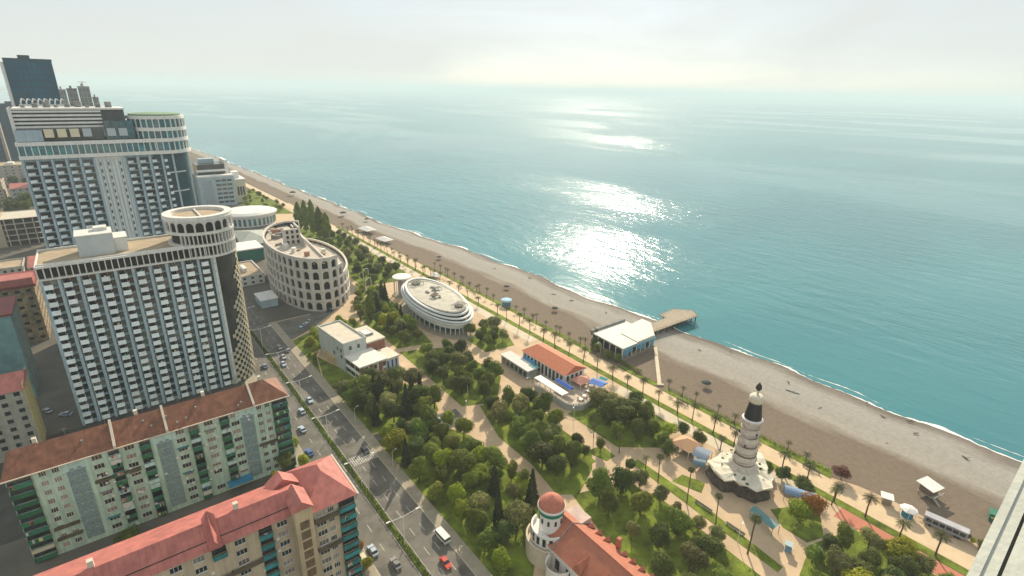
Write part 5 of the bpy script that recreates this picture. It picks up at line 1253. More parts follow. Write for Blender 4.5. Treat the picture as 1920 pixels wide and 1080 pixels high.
# single trees
for i, (k, x, y, h, r, lb) in enumerate((
    ('poplar', 137.2, 466, 27, 3.0, 'leftmost slim poplar standing behind the arcaded building'), ('poplar', 139.5, 455, 29, 3.1, 'middle slim poplar standing behind the arcaded building'), ('poplar', 141.5, 443, 25, 3.2, 'rightmost slim poplar standing behind the arcaded building'),
    ('poplar', 134.5, 476, 24, 3.4, 'bushy poplar left of the poplar trio'), ('poplar', 143, 432, 22, 3.4, 'short poplar right of the poplar trio'),
    ('poplar', 104.8, 258, 15, 2.4, 'tall green column tree on the path edge before the oval restaurant'), ('conifer', 113, 268, 11, 2.3, 'single dark cone tree between column tree and round canopy'),
    ('lime', 79.5, 117, 6.5, 4.0, 'bright lime round tree in the clearing of the boulevard grove'), ('lime', 87, 104, 6.0, 3.6, 'small bright lime tree behind the round red turret'),
    ('lime', 64.5, 188, 6, 2.4, 'small lime street tree beside the villa'), ('lime', 67, 181, 6, 2.6, 'second small lime street tree below the villa'),
    ('mid', 122.8, 103.7, 6, 2.2, 'small round tree alone on a grass triangle in the plaza'), ('dark', 115.7, 104.6, 5.5, 1.9, 'small dark tree on a grass triangle beside the central grove'),
    ('dark', 123, 90.5, 6, 2.6, 'round dark tree at the head of the south grove'), ('olive', 120.5, 84, 6.5, 3.0, 'grey olive tree at the strip lawn corner'), ('olive', 120.2, 76, 6, 2.8, 'yellowish olive tree beside the strip lawn'),
    ('dark', 140.2, 88, 6.5, 3.0, 'dark tree beside the orange hipped gazebo'), ('mid', 144, 93, 5.5, 3.0, 'bushy tree above the orange hipped gazebo'), ('lime', 150, 95.5, 6, 3.4, 'sunlit yellow green tree above the gazebo'), ('dark', 154.5, 92, 6.5, 3.0, 'dark tree seaward of the gazebo'), ('dark', 155.5, 85.5, 6, 2.8, 'dark tree between gazebo and inner path'),
    ('orange', 152.4, 44.5, 8, 4.2, 'orange leaved autumn tree beside the blue canopy'), ('lime', 147.4, 45.5, 7.5, 4.3, 'lime green tree before the orange autumn tree'), ('redbrown', 177.5, 45.8, 5.5, 3.4, 'red brown tree at the beach end of the promenade'),
    ('dark', 161.0, 57.5, 5.5, 3.0, 'dark round tree right of the ornate tower'), ('dark', 160.6, 50.5, 5.5, 3.0, 'dark round tree above the blue canopy'), ('mid', 159.6, 62.5, 5, 2.2, 'small tree against the plinth of the ornate tower'),
    ('olive', 119.2, 69, 5, 2.4, 'small olive tree first in the strip below the tall palms'), ('olive', 119.8, 62, 5, 2.5, 'small olive tree second in the strip below the tall palms'), ('olive', 120.2, 56, 5.2, 2.6, 'small olive tree third in the strip below the tall palms'), ('mid', 116.5, 64, 4.5, 2.0, 'shrubby tree between strip and south grove'),
    ('dark', 186, 167.5, 8, 3.2, 'dark tree on the beach left of the pale pavilion'), ('dark', 181, 163, 6.5, 3.2, 'dark bushy tree leaning at the pavilion corner'), ('mid', 179, 158.5, 5.5, 2.8, 'lower bush at the pavilion corner'), ('mid', 178.6, 151, 4.5, 2.6, 'green bush under the pavilion front'), ('mid', 179.5, 146, 4, 2.4, 'green bush at the pavilion front corner'),
    ('lime', 36.6, 168.5, 5, 2.2, 'yellow green street tree at the mint block corner'), ('lime', 36.8, 157, 5, 2.2, 'yellow green street tree below the mint block corner'), ('olive', 36.6, 152.5, 4, 2.0, 'low street tree beside the mint block'),
    ('olive', 37.0, 118, 5.5, 2.4, 'street tree beside the cream block'), ('orange', 36.8, 112, 4.5, 2.0, 'orange tinged street tree beside the cream block'), ('lime', 36.6, 106, 4.5, 2.2, 'leafy street tree at the cream block corner'),
    ('mid', 31, 158, 8, 2.6, 'tall tree before the end balconies of the mint block'),
)): tree(k, x, y, h, r, lb, 'single park and street trees')
# palms in rows
def palm_row(xys, h, k, what, ref, group, s=1.0):
    for i, (x, y) in enumerate(xys): palm(x + random.uniform(-.2, .2), y + random.uniform(-.4, .4), h * random.uniform(.74, 1.26), k, '%s, %s from %s' % (what, nth(i), ref), group, s * random.uniform(.82, 1.18))
palm_row([(165.4, 16.2), (165.4, 25), (165.5, 34), (165, 43), (166, 51.7), (165.3, 60), (165.4, 69), (165.2, 77.6), (165.6, 86.3), (165.6, 95), (165.3, 102.1), (165.2, 111), (165.4, 119.6), (165.4, 128), (165.6, 137), (165.4, 146), (165.4, 155), (165.4, 165), (165.4, 175), (165.4, 184), (165.4, 194), (165.5, 204), (165.4, 214), (165.4, 224)], 6.0, 0, 'palm in the inner grass strip', 'the photographer end', 'palms of the inner grass strip')
palm_row([(165.4, 242 + i * 11.2) for i in range(20)], 5.6, 1, 'far palm in the inner grass strip', 'the oval restaurant', 'far palms of the inner grass strip')
palm_row([(177.2, 57), (178, 64.5), (177.4, 85), (178.2, 92.5), (178, 102.5), (177.6, 109), (178, 115.5)], 4.0, 1, 'small palm in the beachside grass strip', 'the red brown tree', 'palms of the beachside strip', .75)
palm_row([(177, 150 + i * 6.2 + (i % 3) * 1.5) for i in range(27) if not 74 < i * 6.2 < 88], 4.2, 1, 'small palm along the beach edge', 'the pale pavilion', 'palms along the beach edge', .8)
palm_row([(126.8, 81.5), (126.2, 70), (125, 59), (123.4, 48)], 11.5, 2, 'tall thin palm in the strip lawn', 'the gazebo', 'tall palms of the strip lawn', .95)
palm_row([(127.1, 111.3), (127.6, 99.5), (128.6, 88)], 6.0, 1, 'palm standing alone in the plaza paving', 'the terrace', 'palms of the plaza', .8)
palm_row([(161.5, 52), (162.5, 42.6), (158.5, 79)], 5, 0, 'palm beside the inner path', 'the ornate tower', 'palms beside the inner path', .85)
palm_row([(168.8, 300 + i * 13) for i in range(12)], 5, 1, 'distant palm on the promenade', 'the white tents', 'distant palms on the promenade', .9)
# median hedge
def hedge(name, label, x0, x1, y0, y1, h, n, m):
    mb = MB()
    for i in range(n):
        p = Vector((random.uniform(x0, x1), random.uniform(y0, y1), .2 + h * random.random() ** .6)); leaf(mb, p, (Vector((0, 0, 1)) + rdir()).normalized(), .24)
    tag(mb.build(name, m), label, 'hedge', kind='stuff')
hedge('median_hedge', 'low dark hedge filling the street median', 47.7, 49.0, 20, 330, .75, 9000, m_lf_dark)
hedge('strip_hedge', 'low hedge plants in the beachside grass strip', 177.8, 179.4, 50, 116, .6, 1300, m_lf_mid)
hedge('pavilion_hedge', 'green hedge under the town side of the beach pavilion', 178.4, 180.6, 132, 146, 1.2, 900, m_lf_mid)

grove([(-130, 560), (-72, 560), (-70, 528), (-125, 528)], 13, ['dark', 'mid'], (8, 13), 'before the concrete frame', ((-60, 530), 'the concrete frame'), 'town trees at left edge')
grove([(-150, 860), (-40, 860), (-40, 820), (-140, 820)], 22, ['dark', 'mid', 'olive'], (9, 15), 'among the far left houses', ((-60, 820), 'the taller hotel'), 'far town trees')
# ------------------------------------------------------------------ red roofed hall with round turret
def turret_hall():
    T = thing('turret_hall', 'terracotta roofed hall with round white turret and row of dormers', 'building', (79.5, 82, 0))
    m_tc = mat('terracotta roof', (0.42, 0.155, 0.095), var=.1, scale=.6, rough=.65)
    m_tc2 = mat('turret tiles', (0.46, 0.17, 0.115), var=.16, scale=1.5, rough=.8, bump=.4, bscale=3)
    # turret (local origin at its axis)
    MB().lathe([(3.1, 0), (3.1, 15.4)], 28).build('turret_wall', m_white, T, smooth=True)
    MB().lathe([(3.35, 14.3), (3.5, 14.5), (3.5, 15.6), (3.3, 15.8)], 28).build('green_band', mat('green band', (0.01, 0.20, 0.13), var=.15), T)
    MB().lathe([(3.3, 15.7), (3.75, 15.8), (3.75, 16.4), (3.4, 16.5)], 28).build('turret_cornice', m_white, T)
    MB().lathe([(3.6, 16.45), (3.4, 17.1), (2.7, 18.1), (1.6, 18.9), (.6, 19.35), (.01, 19.6)], 28).build('turret_roof', m_tc2, T, smooth=True)
    for k in range(10):
        a = k * PI / 5; MB().box(-.3, .3, -.1, .12, 0, 1.5).build('turret_window', m_dark, T, (3.1 * math.cos(a), 3.1 * math.sin(a), 11.6), a + PI / 2)
    for (r, z0, z1, a0, a1, m) in ((5.3, 0, 9.6, PI * .55, PI * 1.65, m_white), (6.6, 0, 6.2, PI * .6, PI * 1.6, mat('warm stone', (0.58, 0.5, 0.38), var=.1))):
        MB().lathe([(r, z0), (r, z1), (r - .5, z1), (r - .6, z1 - 1.0), (r - 2.4, z1 - 1.0)], 26, 0, 0, a0, a1).build('gallery', m, T)
    for k in range(9):
        a = PI * (.62 + k * .11); MB().box(-.45, .45, -.1, .14, 0, 2.4).build('gallery_window', m_glass, T, (5.3 * math.cos(a), 5.3 * math.sin(a), 6.6), a + PI / 2)
    # hall: ridge runs towards the camera (-Y), slightly seaward
    H = Vector((0, 0, 0)); L = 42
    hw, z0, z1 = 7.2, 7.6, 12.4; cx = 3.0
    MB().box(cx - hw + .5, cx + hw - .5, -L, 0.5, 0, z0).build('wall', m_white, T)
    R = MB().add([(cx - hw, 1.5, z0), (cx, .2, z1), (cx + hw, 1.5, z0), (cx - hw, -L, z0), (cx, -L, z1), (cx + hw, -L, z0)], [(0, 3, 4, 1), (1, 4, 5, 2), (0, 1, 2), (3, 5, 4), (0, 2, 5, 3)]).build('roof', m_tc, T)
    MB().bar((cx, .2, z1 + .05), (cx, -L, z1 + .05), .16, 6).build('ridge', m_tc2, R)
    MB().add([(cx - hw - .1, -5.2, z0 + .1), (cx, -5.2, z1 + .25), (cx + hw + .1, -5.2, z0 + .1), (cx - hw - .1, -5.5, z0 + .1), (cx, -5.5, z1 + .25), (cx + hw + .1, -5.5, z0 + .1), (cx - hw - .1, -5.2, z0 - .3), (cx + hw + .1, -5.2, z0 - .3)], [(0, 3, 4, 1), (1, 4, 5, 2), (0, 1, 2, 7, 6)]).build('fire_ridge', m_grey, R)
    MB().box(cx + 1.2, cx + hw + .2, -5.2, .8, z0 + .2, z0 + 2.4).build('flat_bay', mat('pinkish bay', (0.55, 0.42, 0.36)), R)
    dm = MB().add([(0, -.8, 0), (0, .8, 0), (0, 0, 1.5), (-2.6, 0, 1.45), (0, -.8, -.8), (0, .8, -.8)], [(0, 2, 3), (1, 3, 2), (0, 4, 5, 1, 2)]).mesh('dormer', m_tc2)
    for k in range(11):
        if k == 3: continue
        put('dormer', dm, R, (cx + hw - .4, -6.6 - k * 2.9, z0 + .6))
    MB().box(cx + hw - .6, cx + hw + .4, -16.0, -15.0, z0, z0 + 3.6).build('chimney', m_tc2, R)
    dl = MB().add([(0, -1.5, 0), (0, 1.5, 0), (0, 0, 2.2), (5, 0, 2.1), (0, -1.5, -1), (0, 1.5, -1)], [(0, 3, 2), (1, 2, 3), (0, 2, 1, 5, 4)]).mesh('cross_dormer', m_tc)
    for k in range(4): put('cross_dormer', dl, R, (cx - hw + .2, -14.5 - k * 6.5, z0 + .9))
    for k in range(6): MB().box(cx - hw + .35, cx - hw + .52, -8 - k * 4, -6.6 - k * 4, 2.2, 5.4).build('window', m_glass, T)
    MB().lathe([(3.4, 0), (3.4, 6.2), (3.7, 6.4), (3.7, 7.2)], 16, cx - hw - .5, -9, PI * .5, PI * 1.5).build('bay_turret', m_white, T)
turret_hall()

# ------------------------------------------------------------------ small park buildings
T = thing('gazebo', 'gazebo with pale orange hipped roof beside the ornate tower', 'gazebo', (148, 86, 0))
MB().add([(-4, -4, 3.3), (4, -4, 3.3), (4, 4, 3.3), (-4, 4, 3.3), (0, 0, 5.6)], [(0, 1, 4), (1, 2, 4), (2, 3, 4), (3, 0, 4), (0, 3, 2, 1)]).build('roof', mat('orange canvas', (0.56, 0.33, 0.19), var=.08), T)
for x in (-3.4, 3.4):
    for y in (-3.4, 3.4): MB().cyl(x, y, .14, 0, 3.35, 8).build('post', m_white, T)
MB().box(-3, 3, -3, 3, 0, .5).build('floor', m_walk, T)
def canopy(lb, x, y, sx, sy, h, c, rz):
    T = thing('canopy', lb, 'canopy', (x, y, 0), rz)
    n = 6; vs = []; fs = []
    for i in range(n + 1):
        q = i / n; vs += [(sx * (q - .5), -sy / 2, h + .9 * math.sin(PI * q)), (sx * (q - .5), sy / 2, h + .9 * math.sin(PI * q))]
    for i in range(n): fs.append((2 * i, 2 * i + 2, 2 * i + 3, 2 * i + 1))
    MB().add(vs, fs).build('cover', mat('canvas ' + lb[:14], c, var=.1, rough=.6), T)
    for a in (-1, 1):
        for b in (-1, 1): MB().cyl(a * (sx / 2 - .2), b * (sy / 2 - .2), .09, 0, h, 6).build('post', m_grey, T)
canopy('steel blue arched canopy beside the orange tree', 155.8, 49.8, 4.4, 8.5, 3.0, (0.16, 0.26, 0.40), .45)
canopy('teal glass canopy at the edge of the tower shadow', 137.2, 51.0, 3.2, 8.5, 2.6, (0.12, 0.26, 0.27), -.25)
canopy('blue grey canopy below the gazebo', 148.2, 79.6, 6.5, 5, 3.0, (0.14, 0.20, 0.28), .2)
canopy('dark teal canopy between gazebo and plinth', 143.5, 77.6, 4, 4, 2.6, (0.10, 0.18, 0.22), .5)
def kiosk(lb, x, y, w_, d_, h, cw_, cr_, rz=0.0, over=.5):
    T = thing('kiosk', lb, 'kiosk', (x, y, 0), rz)
    MB().box(-w_ / 2, w_ / 2, -d_ / 2, d_ / 2, 0, h).build('wall', mat('kiosk ' + lb[:16], cw_, var=.12), T)
    MB().box(-w_ / 2 - over, w_ / 2 + over, -d_ / 2 - over, d_ / 2 + over, h, h + .25).build('roof', mat('kiosk roof ' + lb[:16], cr_, var=.06), T)
    MB().box(-w_ / 2 + .3, w_ / 2 - .3, -d_ / 2 - .06, -d_ / 2 + .1, 1.0, h - .35).build('hatch', m_dark, T); MB().box(-w_ / 2 + .2, w_ / 2 - .2, -d_ / 2 - .45, -d_ / 2 - .06, .92, 1.0).build('counter', m_white, T)
kiosk('small white roofed kiosk at the beach edge', 177.6, 32.6, 2.4, 2.4, 2.5, (0.30, 0.24, 0.19), (0.76, 0.74, 0.66), .4)
kiosk('little blue ticket kiosk on the plaza paving', 133.6, 42.0, 1.5, 1.5, 2.3, (0.16, 0.30, 0.42), (0.4, 0.5, 0.52), .3, .25)
kiosk('grey sided kiosk in the tree shade', 138.2, 36.4, 1.8, 2.6, 2.4, (0.2, 0.24, 0.27), (0.34, 0.4, 0.42), .3, .25)
T = thing('kiosk', 'round blue kiosk under a white canopy at the beach edge', 'kiosk', (176.4, 26.4, 0))
MB().cyl(0, 0, 1.5, 0, 2.4, 18).build('wall', mat('kiosk blue', (0.03, 0.22, 0.36), var=.15), T); MB().lathe([(2.3, 2.5), (2.4, 2.8), (1.2, 3.3), (.01, 3.6)], 8).build('roof', m_white, T)
for k in range(4): MB().cyl(2.1 * math.cos(k * PI / 2 + .4), 2.1 * math.sin(k * PI / 2 + .4), .06, 0, 2.6, 6).build('post', m_white, T)
T = thing('kiosk', 'round blue and white kiosk on the promenade above the oval restaurant', 'kiosk', (178.6, 232.5, 0))
MB().cyl(0, 0, 2.6, 0, 3.0, 20).build('wall', mat('kiosk blue two', (0.12, 0.24, 0.38), var=.15), T); MB().lathe([(3.3, 3.0), (3.4, 3.5), (2.8, 3.8), (.01, 4.0)], 20).build('roof', mat('kiosk light blue', (0.30, 0.50, 0.62)), T)
MB().lathe([(3.42, 2.95), (3.45, 3.3)], 20).build('fascia', m_white, T)
T = thing('beach_hut', 'white roofed lifeguard hut on legs with long shadow on the beach', 'hut', (192.5, 25.8, 0), -.25)
MB().box(-2.0, 2.0, -1.8, 1.8, 1.5, 3.9).build('wall', mat('hut wood', (0.20, 0.15, 0.12), var=.2), T); MB().add([(-2.9, -2.6, 4.0), (2.9, -2.6, 4.0), (2.9, 2.8, 4.6), (-2.9, 2.8, 4.6), (-2.9, -2.6, 3.85), (2.9, -2.6, 3.85), (2.9, 2.8, 4.45), (-2.9, 2.8, 4.45)], [(0, 1, 2, 3), (7, 6, 5, 4), (0, 4, 5, 1), (1, 5, 6, 2), (2, 6, 7, 3), (3, 7, 4, 0)]).build('roof', m_white, T)
for x in (-1.8, 1.8):
    for y in (-1.6, 1.6): MB().box(x - .1, x + .1, y - .1, y + .1, -.3, 1.5).build('leg', m_grey, T)
MB().box(-2.5, 2.5, -3.0, 2.0, 1.4, 1.52).build('deck', m_walk, T); MB().add([(-2.4, -3, 1.45), (-1.4, -3, 1.45), (-1.4, -5, 0), (-2.4, -5, 0), (-2.4, -3, 1.3), (-1.4, -3, 1.3)], [(0, 1, 2, 3), (3, 2, 5, 4)]).build('ramp', m_walk, T)
MB().box(-2.5, 2.5, -3.02, -2.95, 1.9, 2.4).build('rail', m_white, T)
# long pale trailer kiosk on the beach edge
T = thing('trailer', 'long pale grey trailer parked on the promenade beside the beach', 'trailer', (178.8, 17.6, 0), math.radians(8))
MB().box(-1.25, 1.25, -5.2, 5.2, .6, 3.1).build('body', mat('trailer grey', (0.30, 0.30, 0.33), var=.1, rough=.5), T)
MB().box(-1.3, 1.3, -5.25, 5.25, 3.1, 3.25).build('roof', mat('trailer roof', (0.42, 0.42, 0.45), var=.12), T)
for k in range(6): MB().box(-1.32, -1.2, -4.7 + k * 1.6, -3.4 + k * 1.6, 1.5, 2.6).build('window', m_glass, T)
for y in (-3.4, -2.6, 3.4):
    for x in (-1.15, 1.15): 
        w_ = MB().cyl(0, 0, .42, -.12, .12, 14).build('wheel', m_dark, T, (x, y, .45)); w_.rotation_euler = (0, PI / 2, 0)
MB().box(-.1, .1, 5.2, 6.6, .7, .85).build('drawbar', m_grey, T)
for i, (x, y) in enumerate(((179.5, 11.2), (180.5, 9.6), (178.2, 9.2), (180.2, 12.6), (177.6, 7.4))): tree('shrub', x, y, 2.2, 1.1, 'potted palm bush, %s from the trailer' % nth(i), 'potted bushes beside the trailer')
T = thing('beach_cabin', 'green beach cabin with ochre flap half hidden by the ledge', 'cabin', (196.5, 9.6, 0), .2)
MB().box(-1.6, 1.6, -1.5, 1.5, 0, 2.6).build('wall', mat('cabin green', (0.03, 0.16, 0.10)), T); MB().box(-1.9, 1.9, -1.8, 1.8, 2.6, 2.8).build('roof', mat('cabin green roof', (0.05, 0.2, 0.13)), T); MB().box(-2.6, -1.6, -1.2, 1.2, 1.8, 1.95).build('flap', mat('ochre flap', (0.5, 0.38, 0.08)), T)
# parasols on the beach
def parasol():
    t = thing('beach_parasol', 'parasol', 'parasol')
    MB().lathe([(2.2, 2.0), (1.6, 2.45), (.8, 2.75), (.05, 2.9)], 10).build('canopy', mat('parasol dark green', (0.03, 0.05, 0.045), var=.3), t)
    MB().cyl(0, 0, .05, -.2, 2.9, 6).build('pole', m_grey, t); MB().cyl(0, 0, .45, 0, .15, 10).build('base', m_grey, t)
    return t
pp = Proto(parasol)
for x, y, lb, s in ((193.5, 107.8, 'dark green parasol alone on the beach before the ornate tower', 1.0), (196.4, 209.4, 'dark parasol on the beach left of the pavilion', .9), (195.3, 254.2, 'dark parasol beside small stands above the blue kiosk', .9), (192.3, 333.5, 'dark parasol on the beach above the oval restaurant', .9), (196.7, 475.5, 'dark parasol on the far beach near the white tents', 1.1), (186.7, 508.8, 'dark squat parasol on the far beach by the poplars', 1.6), (178, 640, 'farthest dark parasol on the beach', 1.8)):
    pp.place((x, y, 0.1), 0, lb, 'beach parasols', s)
for lb, x, y, s in (('first white marquee on the beach edge, nearer the poplars', 180.5, 437, 1.0), ('second white marquee on the beach edge, nearer the oval restaurant', 179, 399, .9), ('white marquee behind the oval restaurant roof', 169.5, 300, .55), ('small white marquee on the far beach edge', 171.5, 560, .7)):
    T = thing('marquee', lb, 'marquee', (x, y, 0), .1); T.scale = (s,) * 3
    MB().add([(-5, -8, 3), (5, -8, 3), (5, 8, 3), (-5, 8, 3), (0, -4, 5), (0, 4, 5)], [(0, 1, 4), (1, 2, 5, 4), (2, 3, 5), (3, 0, 4, 5)]).build('cover', m_white, T)
    for a in (-4.6, 4.6):
        for b in (-7.6, 0, 7.6): MB().cyl(a, b, .1, 0, 3.1, 6).build('post', m_white, T)
def boat():
    t = thing('beached_boat', 'boat', 'boat')
    MB().add([(-1, -2.6, .6), (1, -2.6, .6), (1.1, .5, .7), (0, 3, .95), (-1.1, .5, .7), (-.5, -2.4, 0), (.5, -2.4, 0), (.5, .5, 0), (0, 2.2, .1), (-.5, .5, 0)], [(0, 5, 6, 1), (1, 6, 7, 2), (2, 7, 8, 3), (3, 8, 9, 4), (4, 9, 5, 0), (9, 8, 7, 6, 5)]).build('hull', m_white, t)
    MB().box(-.8, .8, -.9, -.6, .4, .5).box(-.8, .8, .4, .7, .45, .55).build('seat', m_deck, t); return t
pb = Proto(boat)
for x, y, a, lb in ((214, 230, .6, 'white pedal boat on grey shingle, first of two near the glare'), (216, 216, 1.2, 'white pedal boat on grey shingle, second of two near the glare'), (220.5, 84.4, .3, 'small white boat lying on shingle above the ornate tower'), (221, 81.8, .5, 'second small white boat beside it above the ornate tower')): pb.place((x, y, .05), a, lb, 'small boats on the shingle', .6)
def drift():
    t = thing('driftwood', 'driftwood', 'driftwood')
    MB().tube([(-1.1, 0, .15), (-.3, .15, .22), (.5, -.05, .18), (1.2, .2, .3)], [.12, .2, .18, .06], 6).build('log', m_bark, t); MB().tube([(0, .1, .2), (.4, .6, .5), (.5, 1.0, .8)], [.1, .07, .03], 5).build('branch', m_bark, t); return t
pd_ = Proto(drift)
for k, (x, y) in enumerate(((238.2, 60), (232, 52), (229, 40), (227, 88), (237, 44), (234, 120), (222, 130), (217, 70), (226, 24), (212, 44), (219, 190), (221, 262), (213, 292))): pd_.place((x, y, -.35 if x > 230 else .0), k * 1.3, 'dark driftwood branch on the grey shingle, %s from the waterline hut side' % nth(k), 'driftwood on the shingle', random.uniform(.7, 1.3))
# benches along the promenade
def bench():
    t = thing('bench', 'bench', 'bench')
    MB().box(-.25, .25, -3, 3, .38, .46).build('seat', m_walk, t); MB().box(.22, .3, -3, 3, .5, .95).build('backrest', m_grey, t)
    for y in (-2.6, 0, 2.6): MB().box(-.22, .22, y - .1, y + .1, 0, .38).build('leg', m_grey, t)
    return t
bn = Proto(bench)
for k, (x, y) in enumerate(((174.2, 54), (174.2, 81.6), (174.2, 106), (174.0, 175), (174, 208), (174, 262), (128.9, 66), (128.4, 55))): bn.place((x, y, .12), 0, nth(k) + ' long bench ' + ('along the seaward edge of the promenade' if k < 6 else 'beside the strip lawn'), 'long benches')
# street lamps
def dlamp():
    t = thing('street_lamp', 'lamp', 'street lamp')
    MB().tube([(0, 0, 0), (0, 0, 10.2)], [.13, .08], 8).build('pole', m_white, t)
    MB().tube([(-4.4, 0, 10.6), (-2, 0, 10.3), (0, 0, 10.1), (2, 0, 10.3), (4.4, 0, 10.6)], [.08] * 5, 6).build('arm', m_white, t)
    for s in (-1, 1): MB().box(s * 4.4 - .55, s * 4.4 + .55, -.2, .2, 10.5, 10.7).build('lamp_head', m_white, t)
    return t
dl = Proto(dlamp)
for k, y in enumerate((78, 107.4, 137, 167, 196.7, 226, 256, 286)): dl.place((48.35, y, .2), 0, 'tall double armed street lamp in the median, %s from the cream block' % nth(k), 'median street lamps')
def plamp():
    t = thing('park_lamp', 'lamp', 'park lamp')
    MB().tube([(0, 0, 0), (0, 0, 5.6)], [.1, .06], 6).build('pole', m_white, t); MB().tube([(0, 0, 5.5), (.7, 0, 6.0), (1.5, 0, 6.0)], [.05] * 3, 5).build('arm', m_white, t); MB().box(1.2, 2.0, -.16, .16, 5.92, 6.06).build('lamp_head', m_white, t)
    return t
pl = Proto(plamp)
for x, y, a, lb in ((104.6, 161.3, .5, 'white park lamp beside the middle lawn'), (150.5, 180, 2, 'white park lamp behind the restaurant side hall'), (129.5, 150.8, 3, 'white park lamp before the terrace canopy'), (129.5, 124, 3.6, 'white park lamp at the terrace steps'), (124.7, 52, .2, 'white park lamp leaning over the plinth shadow'), (110.2, 237, 1, 'white park lamp before the oval restaurant'), (141.5, 346, 1, 'white park lamp behind the arcaded building'), (60.5, 172, .3, 'white lamp by the conifer grove kerb'), (60.6, 140, .3, 'white lamp beside the boulevard grove kerb'), (178.2, 156, 2.5, 'white lamp beside the pavilion bushes'), (96.5, 150, 1, 'white lamp at the parking bay entrance')): pl.place((x, y, .1), a, lb, 'park lamps')
# vehicles
def car():
    t = thing('car', 'car', 'car')
    m_cb = mat('car white', (0.62, 0.63, 0.64), var=.02, rough=.25, spec=.6)
    b = MB(); pr = [(-2.2, .35), (-2.25, .75), (-2.0, .92), (-1.35, .98), (1.0, .98), (2.0, .82), (2.25, .6), (2.2, .35)]
    n = len(pr); b.add([(-.86, y, z) for y, z in pr] + [(.86, y, z) for y, z in pr], [tuple(range(n)), tuple(range(2 * n - 1, n - 1, -1))] + [(i, n + i, n + (i + 1) % n, (i + 1) % n) for i in range(n)])
    b.build('body', m_cb, t)
    MB().add([(-.8, -1.75, .97), (.8, -1.75, .97), (.8, .95, .97), (-.8, .95, .97), (-.66, -1.2, 1.42), (.66, -1.2, 1.42), (.66, .2, 1.42), (-.66, .2, 1.42)], [(0, 1, 5, 4), (1, 2, 6, 5), (2, 3, 7, 6), (3, 0, 4, 7)]).build('windows', m_glass, t)
    MB().box(-.66, .66, -1.2, .2, 1.42, 1.46).build('roof', m_cb, t)
    wm = MB().cyl(0, 0, .32, -.1, .1, 12).mesh('wheel', m_dark)
    for x in (-.8, .8):
        for y in (-1.4, 1.4):
            o = put('wheel', wm, t, (x, y, .32)); o.rotation_euler = (0, PI / 2, 0)
    hm = MB().box(-.18, .18, -.03, .03, 0, .14).mesh('headlight', m_white)
    for x in (-.6, .6): put('headlight', hm, t, (x, 2.2, .6))
    return t
pc = Proto(car)
def place_car(x, y, a, lb, c=None, z=.06, s=1.0):
    o = pc.place((x, y, z), a, lb, 'cars', s)
    if c:
        m = mat('car paint %.2f %.2f %.2f' % c, c, var=.02, rough=.25, spec=.6)
        for ch in [q for q in bpy.data.objects if q.parent is o] if False else CH(o):
            if ch.name.startswith(('body', 'roof')): ch.material_slots[0].link = 'OBJECT'; ch.material_slots[0].material = m
def CH(o): return [c for c in o.children]
CARS = ((46.2, 190, 0, 'pale blue car in the town lane beside the mint block', (0.42, 0.50, 0.58)), (51.2, 196, PI, 'pale blue car beside the median opposite the villa', (0.42, 0.52, 0.60)), (42.5, 178, .1, 'white and dark van like car at the mint block corner', None), (40.2, 163, .05, 'blue car parked below the mint block', (0.06, 0.14, 0.35)), (56.2, 152.5, PI, 'dark car on the zebra crossing', (0.03, 0.035, 0.04)), (75.5, 154.5, 1.7, 'turquoise car parked first in the parking bay', (0.10, 0.36, 0.46)), (82, 154.6, 1.7, 'blue car parked second in the parking bay', (0.08, 0.22, 0.42)), (85, 153.6, 1.7, 'light blue car parked third in the parking bay', (0.25, 0.40, 0.50)), (90.8, 154, 1.6, 'silver car parked last in the parking bay', (0.5, 0.5, 0.48)), (54.2, 95.2, PI, 'bright red car at the bottom of the street', (0.55, 0.07, 0.05)), (40.3, 110.6, 0, 'white car parked beside the cream block', None), (43.4, 103, 0, 'grey motor car beside the cream block', (0.25, 0.24, 0.22)), (-26.4, 240, 1.0, 'white car in the dark courtyard behind the mint block', None), (-32, 247, .4, 'pale car beside the yellow end wall', (0.5, 0.5, 0.5)), (-20, 214, .9, 'grey car in the shaded courtyard', (0.3, 0.3, 0.3)),
        (53.5, 240, PI, 'silver car in the shaded street before the arcaded building', (0.4, 0.42, 0.44)), (51.5, 233, PI, 'white car in the shaded street beside the corner lawn', None), (56.5, 246, PI, 'dark car in the shaded street', (0.05, 0.05, 0.06)), (54.8, 251, PI, 'grey car in the shaded street by the side street', (0.3, 0.31, 0.32)), (44.2, 236, 0, 'blue grey car beside the round hotel tower', (0.2, 0.24, 0.3)), (72, 270, 2.2, 'white car on the side street below the arches', None), (76, 273.5, 2.2, 'silver car on the side street below the arches', (0.5, 0.5, 0.5)), (90, 282, 2.0, 'dark car parked beside the curved lawn', (0.04, 0.05, 0.06)), (93.5, 285, 2.0, 'white car parked beside the curved lawn', None))
for x, y, a, lb, c in CARS: place_car(x, y, a, lb, c)
T = thing('minibus', 'white minibus at the boulevard grove kerb', 'minibus', (58.0, 103.5, .06), .05)
MB().box(-1, 1, -2.9, 2.9, .4, 1.2).build('body', mat('bus white', (0.68, 0.69, 0.68), var=.03, rough=.3), T); MB().box(-.95, .95, -2.8, 2.3, 1.2, 2.0).build('windows', m_glass, T); MB().box(-.97, .97, -2.85, 2.0, 2.0, 2.3).build('roof', m_white, T)
for x in (-.95, .95):
    for y in (-1.9, 1.9):
        o = MB().cyl(0, 0, .36, -.12, .12, 12).build('wheel', m_dark, T, (x, y, .36)); o.rotation_euler = (0, PI / 2, 0)
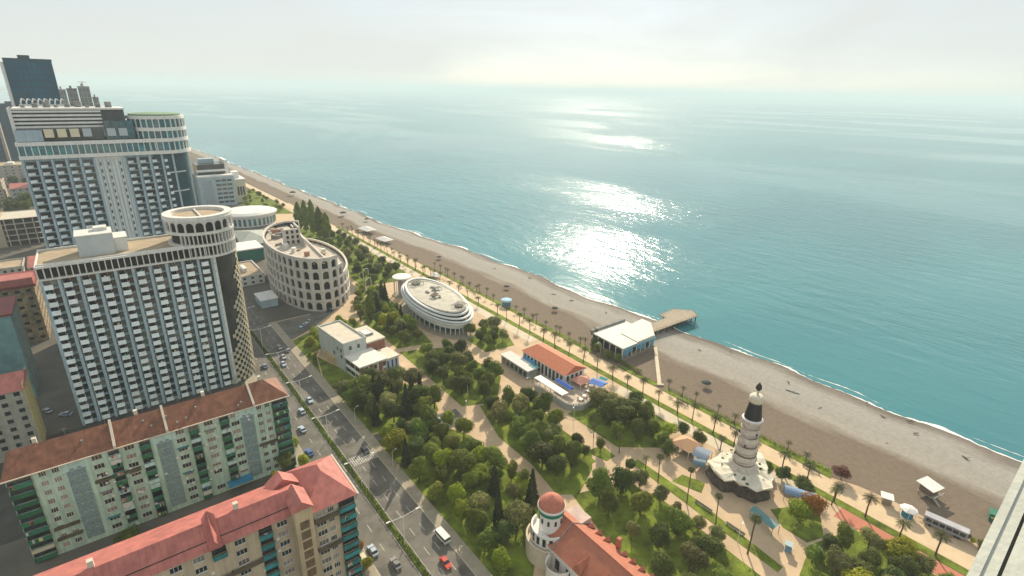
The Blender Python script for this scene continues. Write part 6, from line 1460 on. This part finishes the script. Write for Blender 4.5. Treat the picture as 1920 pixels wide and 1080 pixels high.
for k, (x, y) in enumerate(((36.3, 123), (36.2, 108.2))):
    T = thing('street_stall', ('far' if k == 0 else 'near') + ' little street stall with cream roof beside the cream block', 'stall', (x, y, .16))
    MB().box(-1, 1, -1.3, 1.3, 0, 2.2).build('wall', mat('stall wall', (0.4, 0.3, 0.2)), T); MB().box(-1.3, 1.3, -1.6, 1.6, 2.2, 2.4).build('roof', mat('stall roof', (0.62, 0.58, 0.42)), T)
# ------------------------------------------------------------------ the balcony ledge the picture is taken from
T = thing('balcony_parapet', 'white painted parapet ledge close by at the lower right corner', 'parapet', (0, 0, 0))
m_led = mat('ledge paint', (0.46, 0.48, 0.42), var=.05, scale=3, rough=.55, bump=.1, bscale=20)
T.rotation_euler = (0, 0, 0.03)
MB().box(0.5, 14, -0.014, 0.038, 118.70, 118.80).build('outer_cap', m_led, T)
MB().box(0.5, 14, -0.022, -0.0142, 118.68, 118.775).build('groove', m_grey, T)
MB().box(0.5, 14, -0.60, -0.0222, 118.70, 118.80).build('inner_cap', m_led, T)
MB().box(0.5, 14, 0.016, 0.0379, 118.8, 118.806).build('lip', m_led, T)
MB().box(0.5, 14, -0.55, 0.02, 117.4, 118.70).build('wall', m_led, T)
T = thing('viewpoint_tower', 'pale facade of the high tower the picture is taken from', 'tower', (0, 0, 0))
MB().box(-14, 26, -22, -1.7, 0, 116).build('wall', m_white, T); MB().box(-14, 26, -1.7, 0.02, 117.1, 117.4).build('balcony_slab', m_white, T)
# ------------------------------------------------------------------ sea haze
hz = bpy.data.materials.new('haze'); hz.use_nodes = True
n = hz.node_tree; n.nodes.remove(n.nodes['Principled BSDF'])
pv = n.nodes.new('ShaderNodeVolumePrincipled'); pv.inputs['Color'].default_value = (0.80, 0.92, 0.96, 1); pv.inputs['Density'].default_value = 0.00016; pv.inputs['Anisotropy'].default_value = 0.0
n.links.new(pv.outputs[0], n.nodes['Material Output'].inputs['Volume'])
tag(MB().box(-100000, 100000, -4000, 100000, -6, 190).build('haze', hz), 'thin sea haze', 'haze', kind='stuff')
